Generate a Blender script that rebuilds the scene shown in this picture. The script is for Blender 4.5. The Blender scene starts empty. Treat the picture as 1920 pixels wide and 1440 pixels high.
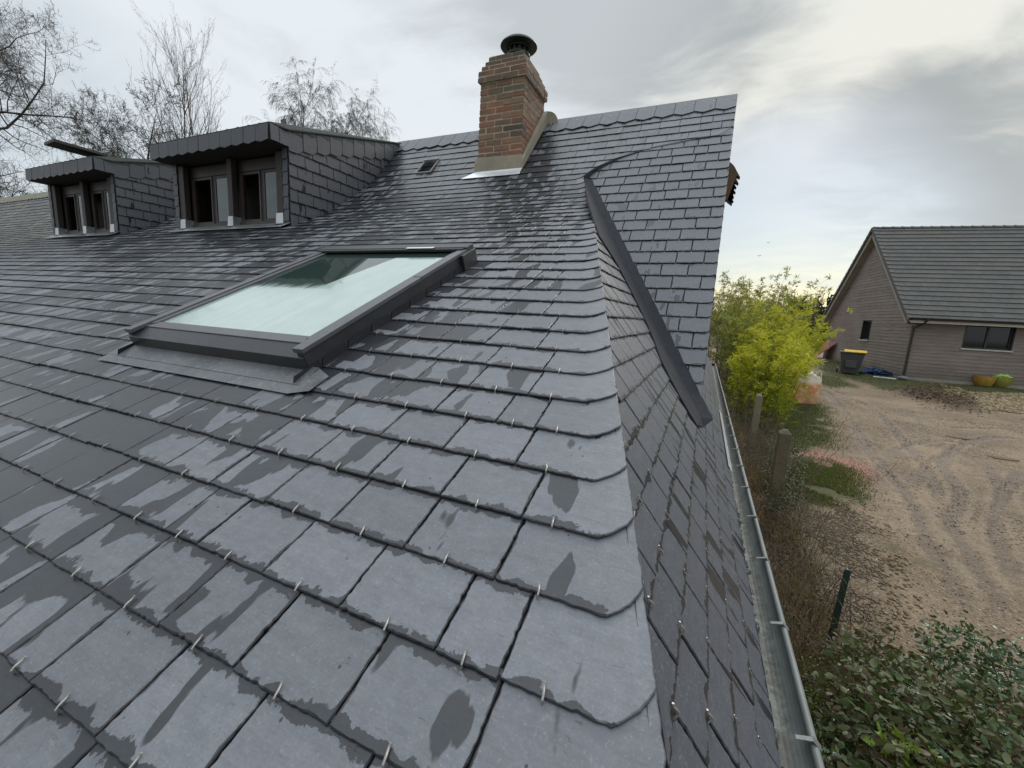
import bpy, math, random
import numpy as np
from mathutils import Vector, Matrix
random.seed(7); rng = np.random.default_rng(7)
sc = bpy.context.scene
R = math.radians
E = 0.14                 # slate exposure (m): the roof is laid out in courses
CZ = 3.2                 # eye height of the camera above z = 0

# ------------------------------------------------------------------ camera
F_PX = 790.0
def _rot(a, b, c):
    ca, sa = math.cos(a), math.sin(a)
    f = np.array([sa*math.cos(b), ca*math.cos(b), math.sin(b)])
    r = np.array([ca, -sa, 0.0]); u = np.cross(r, f)
    return np.array([math.cos(c)*r+math.sin(c)*u, -(-math.sin(c)*r+math.cos(c)*u), f])
RC = _rot(R(-23.9), R(-9.54), R(3.06))
def ray(x, y):
    return RC.T @ np.array([(x-960)/F_PX, (y-720)/F_PX, 1.0])
cam = bpy.data.cameras.new('camera'); co = bpy.data.objects.new('camera', cam)
sc.collection.objects.link(co); sc.camera = co
cam.sensor_width = 36; cam.lens = F_PX/1920*36; cam.clip_start = 0.05; cam.clip_end = 2000
m = Matrix.Identity(4)
for i in range(3):
    m[i][0] = RC[0][i]; m[i][1] = -RC[1][i]; m[i][2] = -RC[2][i]
m[2][3] = CZ
co.matrix_world = m

# ------------------------------------------------------------------ light
sc.view_settings.view_transform = 'Standard'; sc.view_settings.look = 'None'
sc.view_settings.exposure = 0.2; sc.view_settings.gamma = 1
SUN_AZ, SUN_EL = R(14), R(38)      # azimuth measured from +Y towards +X
sd = Vector((math.sin(SUN_AZ)*math.cos(SUN_EL), math.cos(SUN_AZ)*math.cos(SUN_EL), math.sin(SUN_EL)))
sl = bpy.data.lights.new('sun', 'SUN'); sl.energy = 1.5; sl.angle = R(25); sl.color = (1, .95, .88)
so = bpy.data.objects.new('sun', sl); sc.collection.objects.link(so)
so.rotation_euler = sd.to_track_quat('Z', 'Y').to_euler(); so.location = (0, 0, 30)

class NT:
    """small node-tree helper"""
    def __init__(s, nt):
        s.nt = nt; nt.nodes.clear()
    def n(s, t, _ops=None, **k):
        nd = s.nt.nodes.new(t)
        for a, v in (_ops or {}).items(): setattr(nd, a, v)
        for a, v in k.items():
            key = int(a[1:]) if a[0] == 'i' and a[1:].isdigit() else a.replace('_', ' ')
            s.put(nd, key, v)
        return nd
    def put(s, nd, key, v):
        inp = nd.inputs[key]
        if isinstance(v, bpy.types.NodeSocket): s.nt.links.new(v, inp)
        elif isinstance(v, bpy.types.Node): s.nt.links.new(v.outputs[0], inp)
        else: inp.default_value = v
    def m(s, op, a, b=0.0, c=0.0, clamp=False):
        nd = s.nt.nodes.new('ShaderNodeMath'); nd.operation = op; nd.use_clamp = clamp
        s.put(nd, 0, a); s.put(nd, 1, b)
        if op in ('MULTIPLY_ADD', 'SMOOTH_MIN', 'SMOOTH_MAX'): s.put(nd, 2, c)
        return nd.outputs[0]
    def vm(s, op, a, b=(0, 0, 0), out=0):
        nd = s.nt.nodes.new('ShaderNodeVectorMath'); nd.operation = op
        s.put(nd, 0, a); s.put(nd, 1, b)
        return nd.outputs[out]
    def xyz(s, v):
        nd = s.nt.nodes.new('ShaderNodeSeparateXYZ'); s.put(nd, 0, v); return nd.outputs
    def comb(s, x, y, z):
        nd = s.nt.nodes.new('ShaderNodeCombineXYZ'); s.put(nd, 0, x); s.put(nd, 1, y); s.put(nd, 2, z); return nd.outputs[0]
    def noise(s, v, scale, detail=4, rough=.55, dist=0, out=0):
        nd = s.nt.nodes.new('ShaderNodeTexNoise')
        if v is not None: s.put(nd, 'Vector', v)
        s.put(nd, 'Scale', scale); s.put(nd, 'Detail', detail); s.put(nd, 'Roughness', rough); s.put(nd, 'Distortion', dist)
        return nd.outputs[out]
    def voro(s, v, scale, rand=1.0, feature='F1', out=0):
        nd = s.nt.nodes.new('ShaderNodeTexVoronoi'); nd.feature = feature
        if v is not None: s.put(nd, 'Vector', v)
        s.put(nd, 'Scale', scale); s.put(nd, 'Randomness', rand)
        return nd.outputs[out]
    def rng(s, v, a, b, c=0.0, d=1.0, smooth=False):
        nd = s.nt.nodes.new('ShaderNodeMapRange'); nd.clamp = True
        if smooth: nd.interpolation_type = 'SMOOTHSTEP'
        s.put(nd, 0, v); s.put(nd, 1, a); s.put(nd, 2, b); s.put(nd, 3, c); s.put(nd, 4, d)
        return nd.outputs[0]
    def mix(s, f, a, b, mode='MIX'):
        nd = s.nt.nodes.new('ShaderNodeMix'); nd.data_type = 'RGBA'; nd.blend_type = mode
        s.put(nd, 0, f)
        for i, v in ((6, a), (7, b)):
            if isinstance(v, (tuple, list)): v = (*v[:3], 1)
            s.put(nd, i, v)
        return nd.outputs[2]
    def attr(s, name):
        nd = s.nt.nodes.new('ShaderNodeAttribute'); nd.attribute_name = name; return nd
    def pos(s):
        return s.nt.nodes.new('ShaderNodeNewGeometry').outputs['Position']
    def bump(s, h, strength=.3, dist=.01, normal=None):
        nd = s.nt.nodes.new('ShaderNodeBump'); s.put(nd, 'Height', h); s.put(nd, 'Strength', strength); s.put(nd, 'Distance', dist)
        if normal is not None: s.put(nd, 'Normal', normal)
        return nd.outputs[0]
    def principled(s, **k):
        nd = s.nt.nodes.new('ShaderNodeBsdfPrincipled')
        for a, v in k.items():
            if isinstance(v, tuple) and len(v) == 3 and a in ('Base_Color',): v = (*v, 1)
            s.put(nd, a.replace('_', ' '), v)
        o = s.nt.nodes.new('ShaderNodeOutputMaterial'); s.nt.links.new(nd.outputs[0], o.inputs[0])
        return nd

def newmat(name):
    mt = bpy.data.materials.new(name); mt.use_nodes = True
    return mt, NT(mt.node_tree)

# ------------------------------------------------------------------ sky
w = bpy.data.worlds.new('World'); sc.world = w; w.use_nodes = True
T = NT(w.node_tree)
sky = T.n('ShaderNodeTexSky'); sky.sky_type = 'NISHITA'; sky.sun_disc = False
sky.sun_elevation = SUN_EL; sky.sun_rotation = SUN_AZ; sky.air_density = 1.2; sky.dust_density = 1.0
bg1 = T.n('ShaderNodeBackground', Color=sky.outputs[0], Strength=.07)
D = T.n('ShaderNodeTexCoord').outputs['Generated']
X = T.xyz(D)
zz = T.m('ADD', T.m('MAXIMUM', X[2], 0.0), .22)
P = T.comb(T.m('DIVIDE', X[0], zz), T.m('DIVIDE', X[1], zz), 0.0)
mp = T.n('ShaderNodeMapping', Vector=P, Rotation=(0, 0, R(-38)), Scale=(.62, 1.0, 1))
warp = T.noise(P, .9, 3, .5, 0, 1)
Pw = T.vm('ADD', mp.outputs[0], T.vm('MULTIPLY', warp, (.7, .7, 0)))
n1 = T.noise(Pw, 1.35, 8, .56, .1)
n2 = T.noise(Pw, 4.2, 6, .6, .3)
n3 = T.noise(P, .55, 2, .5)
cl = T.m('ADD', T.m('MULTIPLY', n1, .70), T.m('ADD', T.m('MULTIPLY', n2, .30), T.m('MULTIPLY', n3, .05)))
def lobe(px, py, width, amount):
    d = ray(px, py); d = d/np.linalg.norm(d)
    dt = T.vm('DOT_PRODUCT', D, tuple(float(q) for q in d), out=1)
    return T.rng(dt, math.cos(R(width)), 1.0, 0.0, amount, True)
acc = cl
for l in ((1850, 310, 15, -.17), (1680, 350, 8, -.09), (1560, 330, 5, -.05), (1190, 40, 14, -.07), (1080, 170, 9, -.04), (1430, 130, 7, -.04), (1500, 420, 12, .06), (200, 80, 40, .06), (1850, 60, 14, .03), (1650, 130, 12, .02), (1330, 300, 10, .04), (1300, 120, 8, -.03), (1580, 190, 6, -.03), (1000, 60, 30, .02), (40, 150, 30, .07),
          (150, -500, 50, -.02), (600, 120, 20, .02)):
    acc = T.m('ADD', acc, lobe(*l))
f = T.rng(acc, .39, .60, 0, 1, True)
glow = lobe(1600, 380, 34, 1.0)
hor = T.rng(X[2], -.02, .45, 1, 0, True)
dark = T.mix(glow, (.48, .515, .54), (.37, .395, .40))
bright = T.mix(glow, (.70, .75, .79), (.76, .755, .69))
cloud = T.mix(f, dark, bright)
cloud = T.mix(T.m('MULTIPLY', hor, .35), cloud, T.mix(glow, (.60, .68, .72), (.66, .70, .70)))
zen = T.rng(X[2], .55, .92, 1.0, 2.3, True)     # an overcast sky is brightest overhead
cloud = T.mix(T.m('MULTIPLY', lobe(1440, 525, 20, .85), T.rng(n2, .3, .6, 1, .6)), cloud, (.53, .66, .77))
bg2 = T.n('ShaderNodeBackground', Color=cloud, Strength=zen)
gap = T.m('MULTIPLY', T.m('ADD', lobe(1440, 510, 19, 1.25), lobe(0, 330, 20, .35)), T.rng(n2, .35, .6, 1, .55))
# the mean of cloud and clear sky: a thin gap low on the right
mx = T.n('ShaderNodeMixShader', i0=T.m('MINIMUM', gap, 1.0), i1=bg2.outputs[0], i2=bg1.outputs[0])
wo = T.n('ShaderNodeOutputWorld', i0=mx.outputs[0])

# ------------------------------------------------------------------ helpers
class MB:
    """collects polygons; builds ONE mesh object"""
    def __init__(s):
        s.v = []; s.f = []; s.mi = []; s.a = {}; s.arr = []
    def poly(s, pts, mi=0, **attrs):
        b = len(s.v); s.v.extend([tuple(map(float, p)) for p in pts]); s.f.append(tuple(range(b, b+len(pts)))); s.mi.append(mi)
        return b
    def raw(s, verts, faces, mi=0):
        b = len(s.v); s.v.extend([tuple(map(float, p)) for p in verts])
        for f in faces: s.f.append(tuple(b+i for i in f)); s.mi.append(mi)
    def box(s, lo, hi, mi=0, M=None, bev=0):
        x0, y0, z0 = lo; x1, y1, z1 = hi
        vs = [(x0,y0,z0),(x1,y0,z0),(x1,y1,z0),(x0,y1,z0),(x0,y0,z1),(x1,y0,z1),(x1,y1,z1),(x0,y1,z1)]
        if M is not None: vs = [M(*q) if callable(M) else tuple(M @ Vector(q)) for q in vs]
        s.raw(vs, [(0,3,2,1),(4,5,6,7),(0,1,5,4),(1,2,6,5),(2,3,7,6),(3,0,4,7)], mi)
    def prism(s, poly, off, mi=0):
        """poly: list of 3D pts, off: vector"""
        n = len(poly); off = np.array(off, float)
        top = [np.array(p, float)+off for p in poly]
        s.raw(list(poly)+top, [tuple(range(n))[::-1], tuple(range(n, 2*n))]+[(i, (i+1)%n, n+(i+1)%n, n+i) for i in range(n)], mi)
    def tube(s, pts, rad, k=8, mi=0, cap=True):
        pts = [Vector(p) for p in pts]
        rads = rad if isinstance(rad, (list, tuple)) else [rad]*len(pts)
        b = len(s.v); prev = None
        for i, p in enumerate(pts):
            t = (pts[min(i+1, len(pts)-1)]-pts[max(i-1, 0)]).normalized()
            if prev is None:
                a = t.orthogonal().normalized()
            else:
                a = (prev - t*prev.dot(t)).normalized()
            prev = a; c = t.cross(a)
            for j in range(k):
                an = 2*math.pi*j/k
                s.v.append(tuple(p+(a*math.cos(an)+c*math.sin(an))*rads[i]))
        for i in range(len(pts)-1):
            for j in range(k):
                q = b+i*k; s.f.append((q+j, q+(j+1)%k, q+k+(j+1)%k, q+k+j)); s.mi.append(mi)
        if cap:
            s.f.append(tuple(b+j for j in range(k))[::-1]); s.mi.append(mi)
            q = b+(len(pts)-1)*k; s.f.append(tuple(q+j for j in range(k))); s.mi.append(mi)
    def lathe(s, prof, c, k=32, mi=0, M=None):
        b = len(s.v)
        for r_, z in prof:
            for j in range(k):
                an = 2*math.pi*j/k; q = Vector((c[0]+r_*math.cos(an), c[1]+r_*math.sin(an), c[2]+z))
                s.v.append(tuple(M @ q) if M is not None else tuple(q))
        for i in range(len(prof)-1):
            for j in range(k):
                q = b+i*k; s.f.append((q+j, q+(j+1)%k, q+k+(j+1)%k, q+k+j)); s.mi.append(mi)
    def build(s, name, mats, parent=None, smooth=False, origin=None, bevel=0, world=True):
        me = bpy.data.meshes.new(name); me.from_pydata(s.v, [], s.f)
        if not isinstance(mats, (list, tuple)): mats = [mats]
        for mt in mats: me.materials.append(mt)
        if len(mats) > 1: me.polygons.foreach_set('material_index', s.mi)
        if smooth: me.polygons.foreach_set('use_smooth', [True]*len(s.f))
        for k, dat in s.a.items():
            at = me.attributes.new(k, 'FLOAT_VECTOR', 'POINT'); at.data.foreach_set('vector', np.array(dat, np.float32).ravel())
        if smooth: me.set_sharp_from_angle(angle=R(40))
        o = bpy.data.objects.new(name, me); sc.collection.objects.link(o)
        if origin is None and parent is None and len(s.v):
            vv = np.array(s.v); origin = ((vv[:, 0].min()+vv[:, 0].max())/2, (vv[:, 1].min()+vv[:, 1].max())/2, vv[:, 2].min())
        if parent is not None:
            origin = None; o.parent = parent
            pw = wloc(parent)
            me.transform(Matrix.Translation(-pw))
        elif origin is not None:
            me.transform(Matrix.Translation(-Vector(origin))); o.location = origin
        if bevel:
            bm = o.modifiers.new('bevel', 'BEVEL'); bm.width = bevel; bm.segments = 2; bm.limit_method = 'ANGLE'; bm.angle_limit = R(40)
        return o
def wloc(o):
    l = Vector((0, 0, 0))
    while o is not None: l = l+o.location; o = o.parent
    return l
def fastmesh(name, V, Fa, mats, parent=None, attrs=None, origin=None, mi=None, smooth=False):
    """V (n,3) array, Fa (m,k) array"""
    me = bpy.data.meshes.new(name); V = np.asarray(V, np.float32); Fa = np.asarray(Fa, np.int32)
    if origin is None and parent is None: origin = ((V[:, 0].min()+V[:, 0].max())/2, (V[:, 1].min()+V[:, 1].max())/2, float(V[:, 2].min()))
    if parent is not None: origin = None; off = np.array(wloc(parent))
    else: off = np.array(origin)
    V = V - off.astype(np.float32)
    me.vertices.add(len(V)); me.vertices.foreach_set('co', V.ravel())
    k = Fa.shape[1]; me.loops.add(Fa.size); me.loops.foreach_set('vertex_index', Fa.ravel())
    me.polygons.add(len(Fa)); me.polygons.foreach_set('loop_start', np.arange(0, Fa.size, k, dtype=np.int32))
    if not isinstance(mats, (list, tuple)): mats = [mats]
    for mt in mats: me.materials.append(mt)
    if mi is not None: me.polygons.foreach_set('material_index', np.asarray(mi, np.int32))
    if smooth: me.polygons.foreach_set('use_smooth', [True]*len(Fa))
    for kk, dat in (attrs or {}).items():
        at = me.attributes.new(kk, 'FLOAT_VECTOR', 'POINT'); at.data.foreach_set('vector', np.asarray(dat, np.float32).ravel())
    me.update(calc_edges=True); me.validate()
    o = bpy.data.objects.new(name, me); sc.collection.objects.link(o)
    if parent is not None: o.parent = parent
    else: o.location = origin
    return o
def tag(o, label=None, cat=None, group=None, kind=None):
    if label: o['label'] = label
    if cat: o['category'] = cat
    if group: o['group'] = group
    if kind: o['kind'] = kind
    return o
def empty(name, loc, parent=None):
    o = bpy.data.objects.new(name, None); sc.collection.objects.link(o); o.empty_display_size = .2
    if parent is not None: o.parent = parent; o.location = Vector(loc)-wloc(parent)
    else: o.location = loc
    return o
def W(x, y, z):
    """course units -> metres in the world"""
    return (x*E, y*E, z*E+CZ)
def gz(x, y):
    """height of the ground"""
    yy = np.clip(y, 0, 26)
    return .05+.055*yy

# ------------------------------------------------------------------ materials
def slate_mat(name, wet=.5, dry=(.165, .170, .192), tint=.15, uleft=None, rough=.42):
    mt, t = newmat(name)
    suv = t.attr('suv').outputs['Vector']; sed = t.attr('sed').outputs['Vector']
    s = t.xyz(suv); e = t.xyz(sed)
    u, v, seed = s[0], s[1], s[2]
    so_ = t.m('MULTIPLY', seed, 61.7)
    # wet streaks running down the slope, different on every slate
    st = t.noise(t.comb(t.m('MULTIPLY', u, 1.5), t.m('MULTIPLY', v, .48), so_), 1.0, 4, .40, .2)
    low = t.noise(t.comb(u, t.m('MULTIPLY', v, .6), 3.0), .22, 2, .5)
    amt = t.m('MULTIPLY', low, wet)
    if uleft is not None:   # drier towards the hip
        amt = t.m('MULTIPLY', amt, t.rng(u, uleft[0], uleft[1], 1.0, uleft[2]))
    th = t.m('SUBTRACT', .70, t.m('MULTIPLY', amt, .55))
    per = t.m('MULTIPLY', t.m('SUBTRACT', t.noise(t.comb(so_, 1.0, 2.0), 5.0, 0), .5), .28)
    w1 = t.rng(t.m('ADD', st, per), th, t.m('ADD', th, .012), 0, 1)
    jn = t.noise(t.comb(t.m('MULTIPLY', u, 1.0), t.m('MULTIPLY', v, .8), so_), 3.0, 6, .60)
    jn2 = t.rng(jn, .38, .72, 0, 1)
    eb = t.rng(t.m('SUBTRACT', e[2], t.m('MULTIPLY', jn2, t.m('ADD', .17, t.m('MULTIPLY', amt, .20)))), .0, .012, 1, 0)
    top = t.m('SUBTRACT', 1.0, e[2])
    et = t.rng(t.m('SUBTRACT', top, t.m('MULTIPLY', jn2, t.m('ADD', .13, t.m('MULTIPLY', amt, .55)))), .0, .012, 1, 0)
    et = t.m('MULTIPLY', et, t.m('MULTIPLY', t.m('LESS_THAN', e[2], 1.05), t.m('LESS_THAN', e[1], 40.0)))
    es = t.rng(t.m('SUBTRACT', t.m('MINIMUM', e[0], e[1]), t.m('MULTIPLY', jn2, t.m('ADD', .045, t.m('MULTIPLY', amt, .14)))), .0, .012, 1, 0)
    sp = t.voro(t.comb(t.m('MULTIPLY', u, 1.0), t.m('MULTIPLY', v, .7), so_), 5.5, 1.0)
    spn = t.noise(t.comb(u, v, so_), 1.3, 1)
    drops = t.rng(t.m('ADD', sp, t.m('MULTIPLY', t.rng(spn, .45, .6, 1, 0), .3)), .085, .10, 1, 0)
    wetm = t.m('MAXIMUM', t.m('MAXIMUM', w1, eb), t.m('MAXIMUM', t.m('MAXIMUM', et, es), drops))
    # stone
    ang = t.n('ShaderNodeMapping', Vector=t.comb(u, v, so_), Rotation=(0, 0, .35), Scale=(.5, 2.4, 1))
    g1 = t.noise(ang.outputs[0], 3.0, 8, .68, .2)
    g2 = t.noise(t.comb(u, v, so_), 26.0, 4, .65)
    fl = t.rng(t.noise(ang.outputs[0], 11.0, 5, .7, .5), .64, .70, 0, 1)
    rv = t.noise(t.comb(so_, 7.0, 1.0), 3.3, 0)
    base = t.mix(t.rng(rv, .3, .7), tuple(c*(1-tint) for c in dry), tuple(c*(1+tint) for c in dry))
    base = t.mix(t.rng(t.noise(t.comb(so_, 2.0, 9.0), 4.1, 0), .35, .75, 0, .35), base, (dry[0]*.93, dry[1]*1.04, dry[2]*.93))
    base = t.mix(t.rng(g1, .3, .72), t.mix(1, base, (.88, .88, .88), 'MULTIPLY'), t.mix(1, base, (1.10, 1.10, 1.10), 'MULTIPLY'))
    base = t.mix(t.rng(g2, .56, .76, 0, .30), base, (.36, .37, .39)); base = t.mix(t.rng(g2, .44, .30, 0, .28), base, (.075, .078, .09))
    mot = t.noise(t.comb(u, v, so_), 5.0, 5, .7); base = t.mix(1, base, t.mix(t.rng(mot, .3, .7), (.88, .88, .88), (1.12, 1.12, 1.12)), 'MULTIPLY')
    base = t.mix(t.m('MULTIPLY', fl, .20), base, (.07, .07, .078))
    wetc = t.mix(1, base, (.20, .21, .22), 'MULTIPLY')
    mo = t.m('MULTIPLY', t.rng(t.m('ADD', u, t.m('MULTIPLY', t.noise(t.comb(u, v, 0.0), .35, 4), 8.0)), -60, -66), t.rng(t.m('ADD', v, t.m('MULTIPLY', t.noise(t.comb(u, v, 5.0), .5, 4), 10.0)), 20, 27))
    col0_ = t.mix(t.m('MULTIPLY', mo, .95), base, t.mix(t.rng(g2, .3, .7), (.13, .12, .055), (.20, .18, .105)))
    col = t.mix(wetm, col0_, wetc)
    h = t.m('ADD', t.m('MULTIPLY', g1, .6), t.m('ADD', t.m('MULTIPLY', g2, .22), t.m('MULTIPLY', fl, -.25)))
    h = t.m('MULTIPLY', h, t.m('SUBTRACT', 1.0, t.m('MULTIPLY', wetm, .55)))
    h = t.m('ADD', h, t.m('MULTIPLY', wetm, .05))
    bp = t.bump(h, .6, .0035)
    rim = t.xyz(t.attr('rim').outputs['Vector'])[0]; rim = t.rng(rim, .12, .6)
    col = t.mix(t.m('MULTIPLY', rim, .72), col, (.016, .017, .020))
    sc_ = t.noise(t.n('ShaderNodeMapping', Vector=t.comb(u, v, so_), Rotation=(0, 0, .9), Scale=(.7, 9.0, 1)).outputs[0], 6.0, 3, .6)
    col = t.mix(t.m('MULTIPLY', t.rng(sc_, .70, .74, 0, .22), t.rng(per, 0, .05)), col, (.34, .35, .37))
    rg = t.m('ADD', t.m('MULTIPLY', g2, .12), t.mix(t.m('MAXIMUM', t.m('SUBTRACT', 0.0, rim), wetm), (rough,)*3, (.26,)*3))
    rg = t.m('ADD', rg, t.m('MULTIPLY', rim, .35))
    t.principled(Base_Color=col, Roughness=rg, Normal=bp, Specular_IOR_Level=.5)
    return mt

def simple_mat(name, col, rough=.6, metal=0, scale=8, var=.18, bump=.2, bdist=.003, spec=.5, detail=5, col2=None, stretch=None, tr=0):
    mt, t = newmat(name)
    tc = t.n('ShaderNodeTexCoord').outputs['Object']
    if stretch: tc = t.n('ShaderNodeMapping', Vector=tc, Scale=stretch).outputs[0]
    n = t.noise(tc, scale, detail, .6); nb = t.noise(tc, scale*6, 3, .6)
    c2 = col2 or tuple(c*(1+var) for c in col)
    c1 = tuple(c*(1-var) for c in col) if col2 is None else col
    cc = t.mix(t.rng(n, .3, .7), c1, c2)
    cc = t.mix(t.rng(nb, .45, .8, 0, .25), cc, tuple(c*.6 for c in col))
    pr = t.principled(Base_Color=cc, Roughness=t.rng(nb, .2, .8, rough*.85, min(1, rough*1.15)), Metallic=metal, Specular_IOR_Level=spec, Normal=t.bump(nb, bump, bdist))
    if tr: pr.inputs['Transmission Weight'].default_value = tr
    return mt

def leaf_mat(name, cols, rough=.5, trans=.35, spec=.4):
    mt, t = newmat(name)
    a = t.xyz(t.attr('rnd').outputs['Vector'])
    cr = t.n('ShaderNodeValToRGB', i0=a[0]); r = cr.color_ramp
    while len(r.elements) < len(cols): r.elements.new(.5)
    for i, c in enumerate(cols):
        r.elements[i].position = i/(max(1, len(cols)-1)); r.elements[i].color = (*c, 1)
    nv = t.noise(t.n('ShaderNodeTexCoord').outputs['Object'], 60, 2)
    c = t.mix(t.rng(nv, .3, .7, 0, .35), cr.outputs[0], t.mix(1, cr.outputs[0], (.6, .62, .6), 'MULTIPLY'))
    p = t.n('ShaderNodeBsdfPrincipled', Base_Color=c, Roughness=rough, Specular_IOR_Level=spec)
    tl = t.n('ShaderNodeBsdfTranslucent', Color=t.mix(1, c, (1.3, 1.35, .7), 'MULTIPLY'))
    mxs = t.n('ShaderNodeMixShader', i0=trans, i1=p.outputs[0], i2=tl.outputs[0])
    t.n('ShaderNodeOutputMaterial', i0=mxs.outputs[0])
    return mt
# ================================================================== THE SLATE-ROOFED HOUSE
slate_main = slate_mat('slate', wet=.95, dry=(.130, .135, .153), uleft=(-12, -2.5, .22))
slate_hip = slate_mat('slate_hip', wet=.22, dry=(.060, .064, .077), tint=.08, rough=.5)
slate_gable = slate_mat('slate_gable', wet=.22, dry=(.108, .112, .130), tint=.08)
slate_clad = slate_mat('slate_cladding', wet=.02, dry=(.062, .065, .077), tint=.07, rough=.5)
zinc = simple_mat('zinc', (.44, .46, .47), .32, .75, 6, .12, .12)
zinc_dark = simple_mat('zinc_dark', (.020, .022, .028), .75, .0, 7, .3, .25, spec=.2)
zinc_mid = simple_mat('weathered_zinc', (.17, .18, .175), .45, .5, 12, .2, .2)
zinc_bright = simple_mat('zinc_bright', (.70, .72, .74), .35, .6, 9, .08, .1)
steel = simple_mat('hook_steel', (.36, .345, .32), .5, .7, 20, .1, .1)
wood_dark = simple_mat('dark_wood', (.026, .020, .016), .6, 0, 5, .35, .5, stretch=(6, 6, .6))
wood_brown = simple_mat('brown_wood', (.085, .045, .026), .5, 0, 5, .3, .4, stretch=(.7, 6, 6))
under = simple_mat('roof_underlay', (.018, .018, .020), .9)
render_mat = simple_mat('cement_render', (.275, .245, .185), .85, 0, 5, .16, .5, .004)

house = empty('slate_roofed_house', W(-40, 38, -22))
tag(house, 'dark slate roofed house with two dormers, a skylight and a brick chimney', 'house')

TH = R(24.7); P0 = (3.5, -3.75); V1, V2 = 24.5, 36.3; RAD = (V2-V1)/R(48.2-24.7)
yA, zA = P0[0]+V1*math.cos(TH), P0[1]+V1*math.sin(TH)
cyc, czc = yA-RAD*math.sin(TH), zA+RAD*math.cos(TH)
yB, zB = cyc+RAD*math.sin(R(48.2)), czc-RAD*math.cos(R(48.2))
def prof(v):
    if v <= V1: return P0[0]+v*math.cos(TH), P0[1]+v*math.sin(TH), TH
    if v <= V2:
        a = TH+(v-V1)/RAD
        return cyc+RAD*math.sin(a), czc-RAD*math.cos(a), a
    a = R(48.2)
    return yB+(v-V2)*math.cos(a), zB+(v-V2)*math.sin(a), a
DK = .10     # the deck lies one slate build-up below the fitted surface
def surfM(u, v, h=0):
    y, z, a = prof(v); h -= DK
    return W(u, y-h*math.sin(a), z+h*math.cos(a))
SA = R(48.2)
def surfS(u, v, h=0):
    h -= DK
    return W(u, yB+(v-V2)*math.cos(SA)-h*math.sin(SA), zB+(v-V2)*math.sin(SA)+h*math.cos(SA))
HA, HB = -3.61, 1.4665; HL = math.hypot(1, HB); XE = 1.72
def surfH(u, v, h=0):           # u along y, v up the slope from the eave
    x = XE-v/HL; h -= DK
    return W(x+h*HB/HL, u, HA-HB*x+h/HL)
def xhip(v):
    return (HA-prof(v)[1])/HB
VT = 31.3
_sw = [(VT, xhip(VT)), (32.6, -8.75), (33.7, -7.7), (34.6, -6.3), (35.15, -4.6), (35.5, -2.6), (35.8, .25)]
def xb(v):
    if v <= VT: return xhip(v)
    if v >= _sw[-1][0]: return .25
    return float(np.interp(v, [q[0] for q in _sw], [q[1] for q in _sw]))
def xval(v):                    # valley on the steep slope
    z = zB+(v-V2)*math.sin(SA)
    return (HA-z)/HB
hip_tab = np.array([[prof(v)[0], (XE-xhip(v))*HL] for v in np.linspace(-12, VT, 120)])
def vhip(u): return float(np.interp(u, hip_tab[:, 0], hip_tab[:, 1]))
val_tab = np.array([[yB+(v-V2)*math.cos(SA), (XE-xval(v))*HL] for v in np.linspace(12.5, 33, 60)])
def vval(u): return float(np.interp(u, val_tab[:, 0], val_tab[:, 1]))

def clip(poly, fn):
    """keep the part of a 2-D polygon where fn(u,v) >= 0"""
    out = []
    n = len(poly)
    for i in range(n):
        a, b = poly[i], poly[(i+1) % n]; fa, fb = fn(*a), fn(*b)
        if fa >= 0: out.append(a)
        if (fa >= 0) != (fb >= 0):
            t = fa/(fa-fb); out.append((a[0]+(b[0]-a[0])*t, a[1]+(b[1]-a[1])*t))
    return out
def area(p):
    return .5*sum(p[i][0]*p[(i+1) % len(p)][1]-p[(i+1) % len(p)][0]*p[i][1] for i in range(len(p)))

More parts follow.
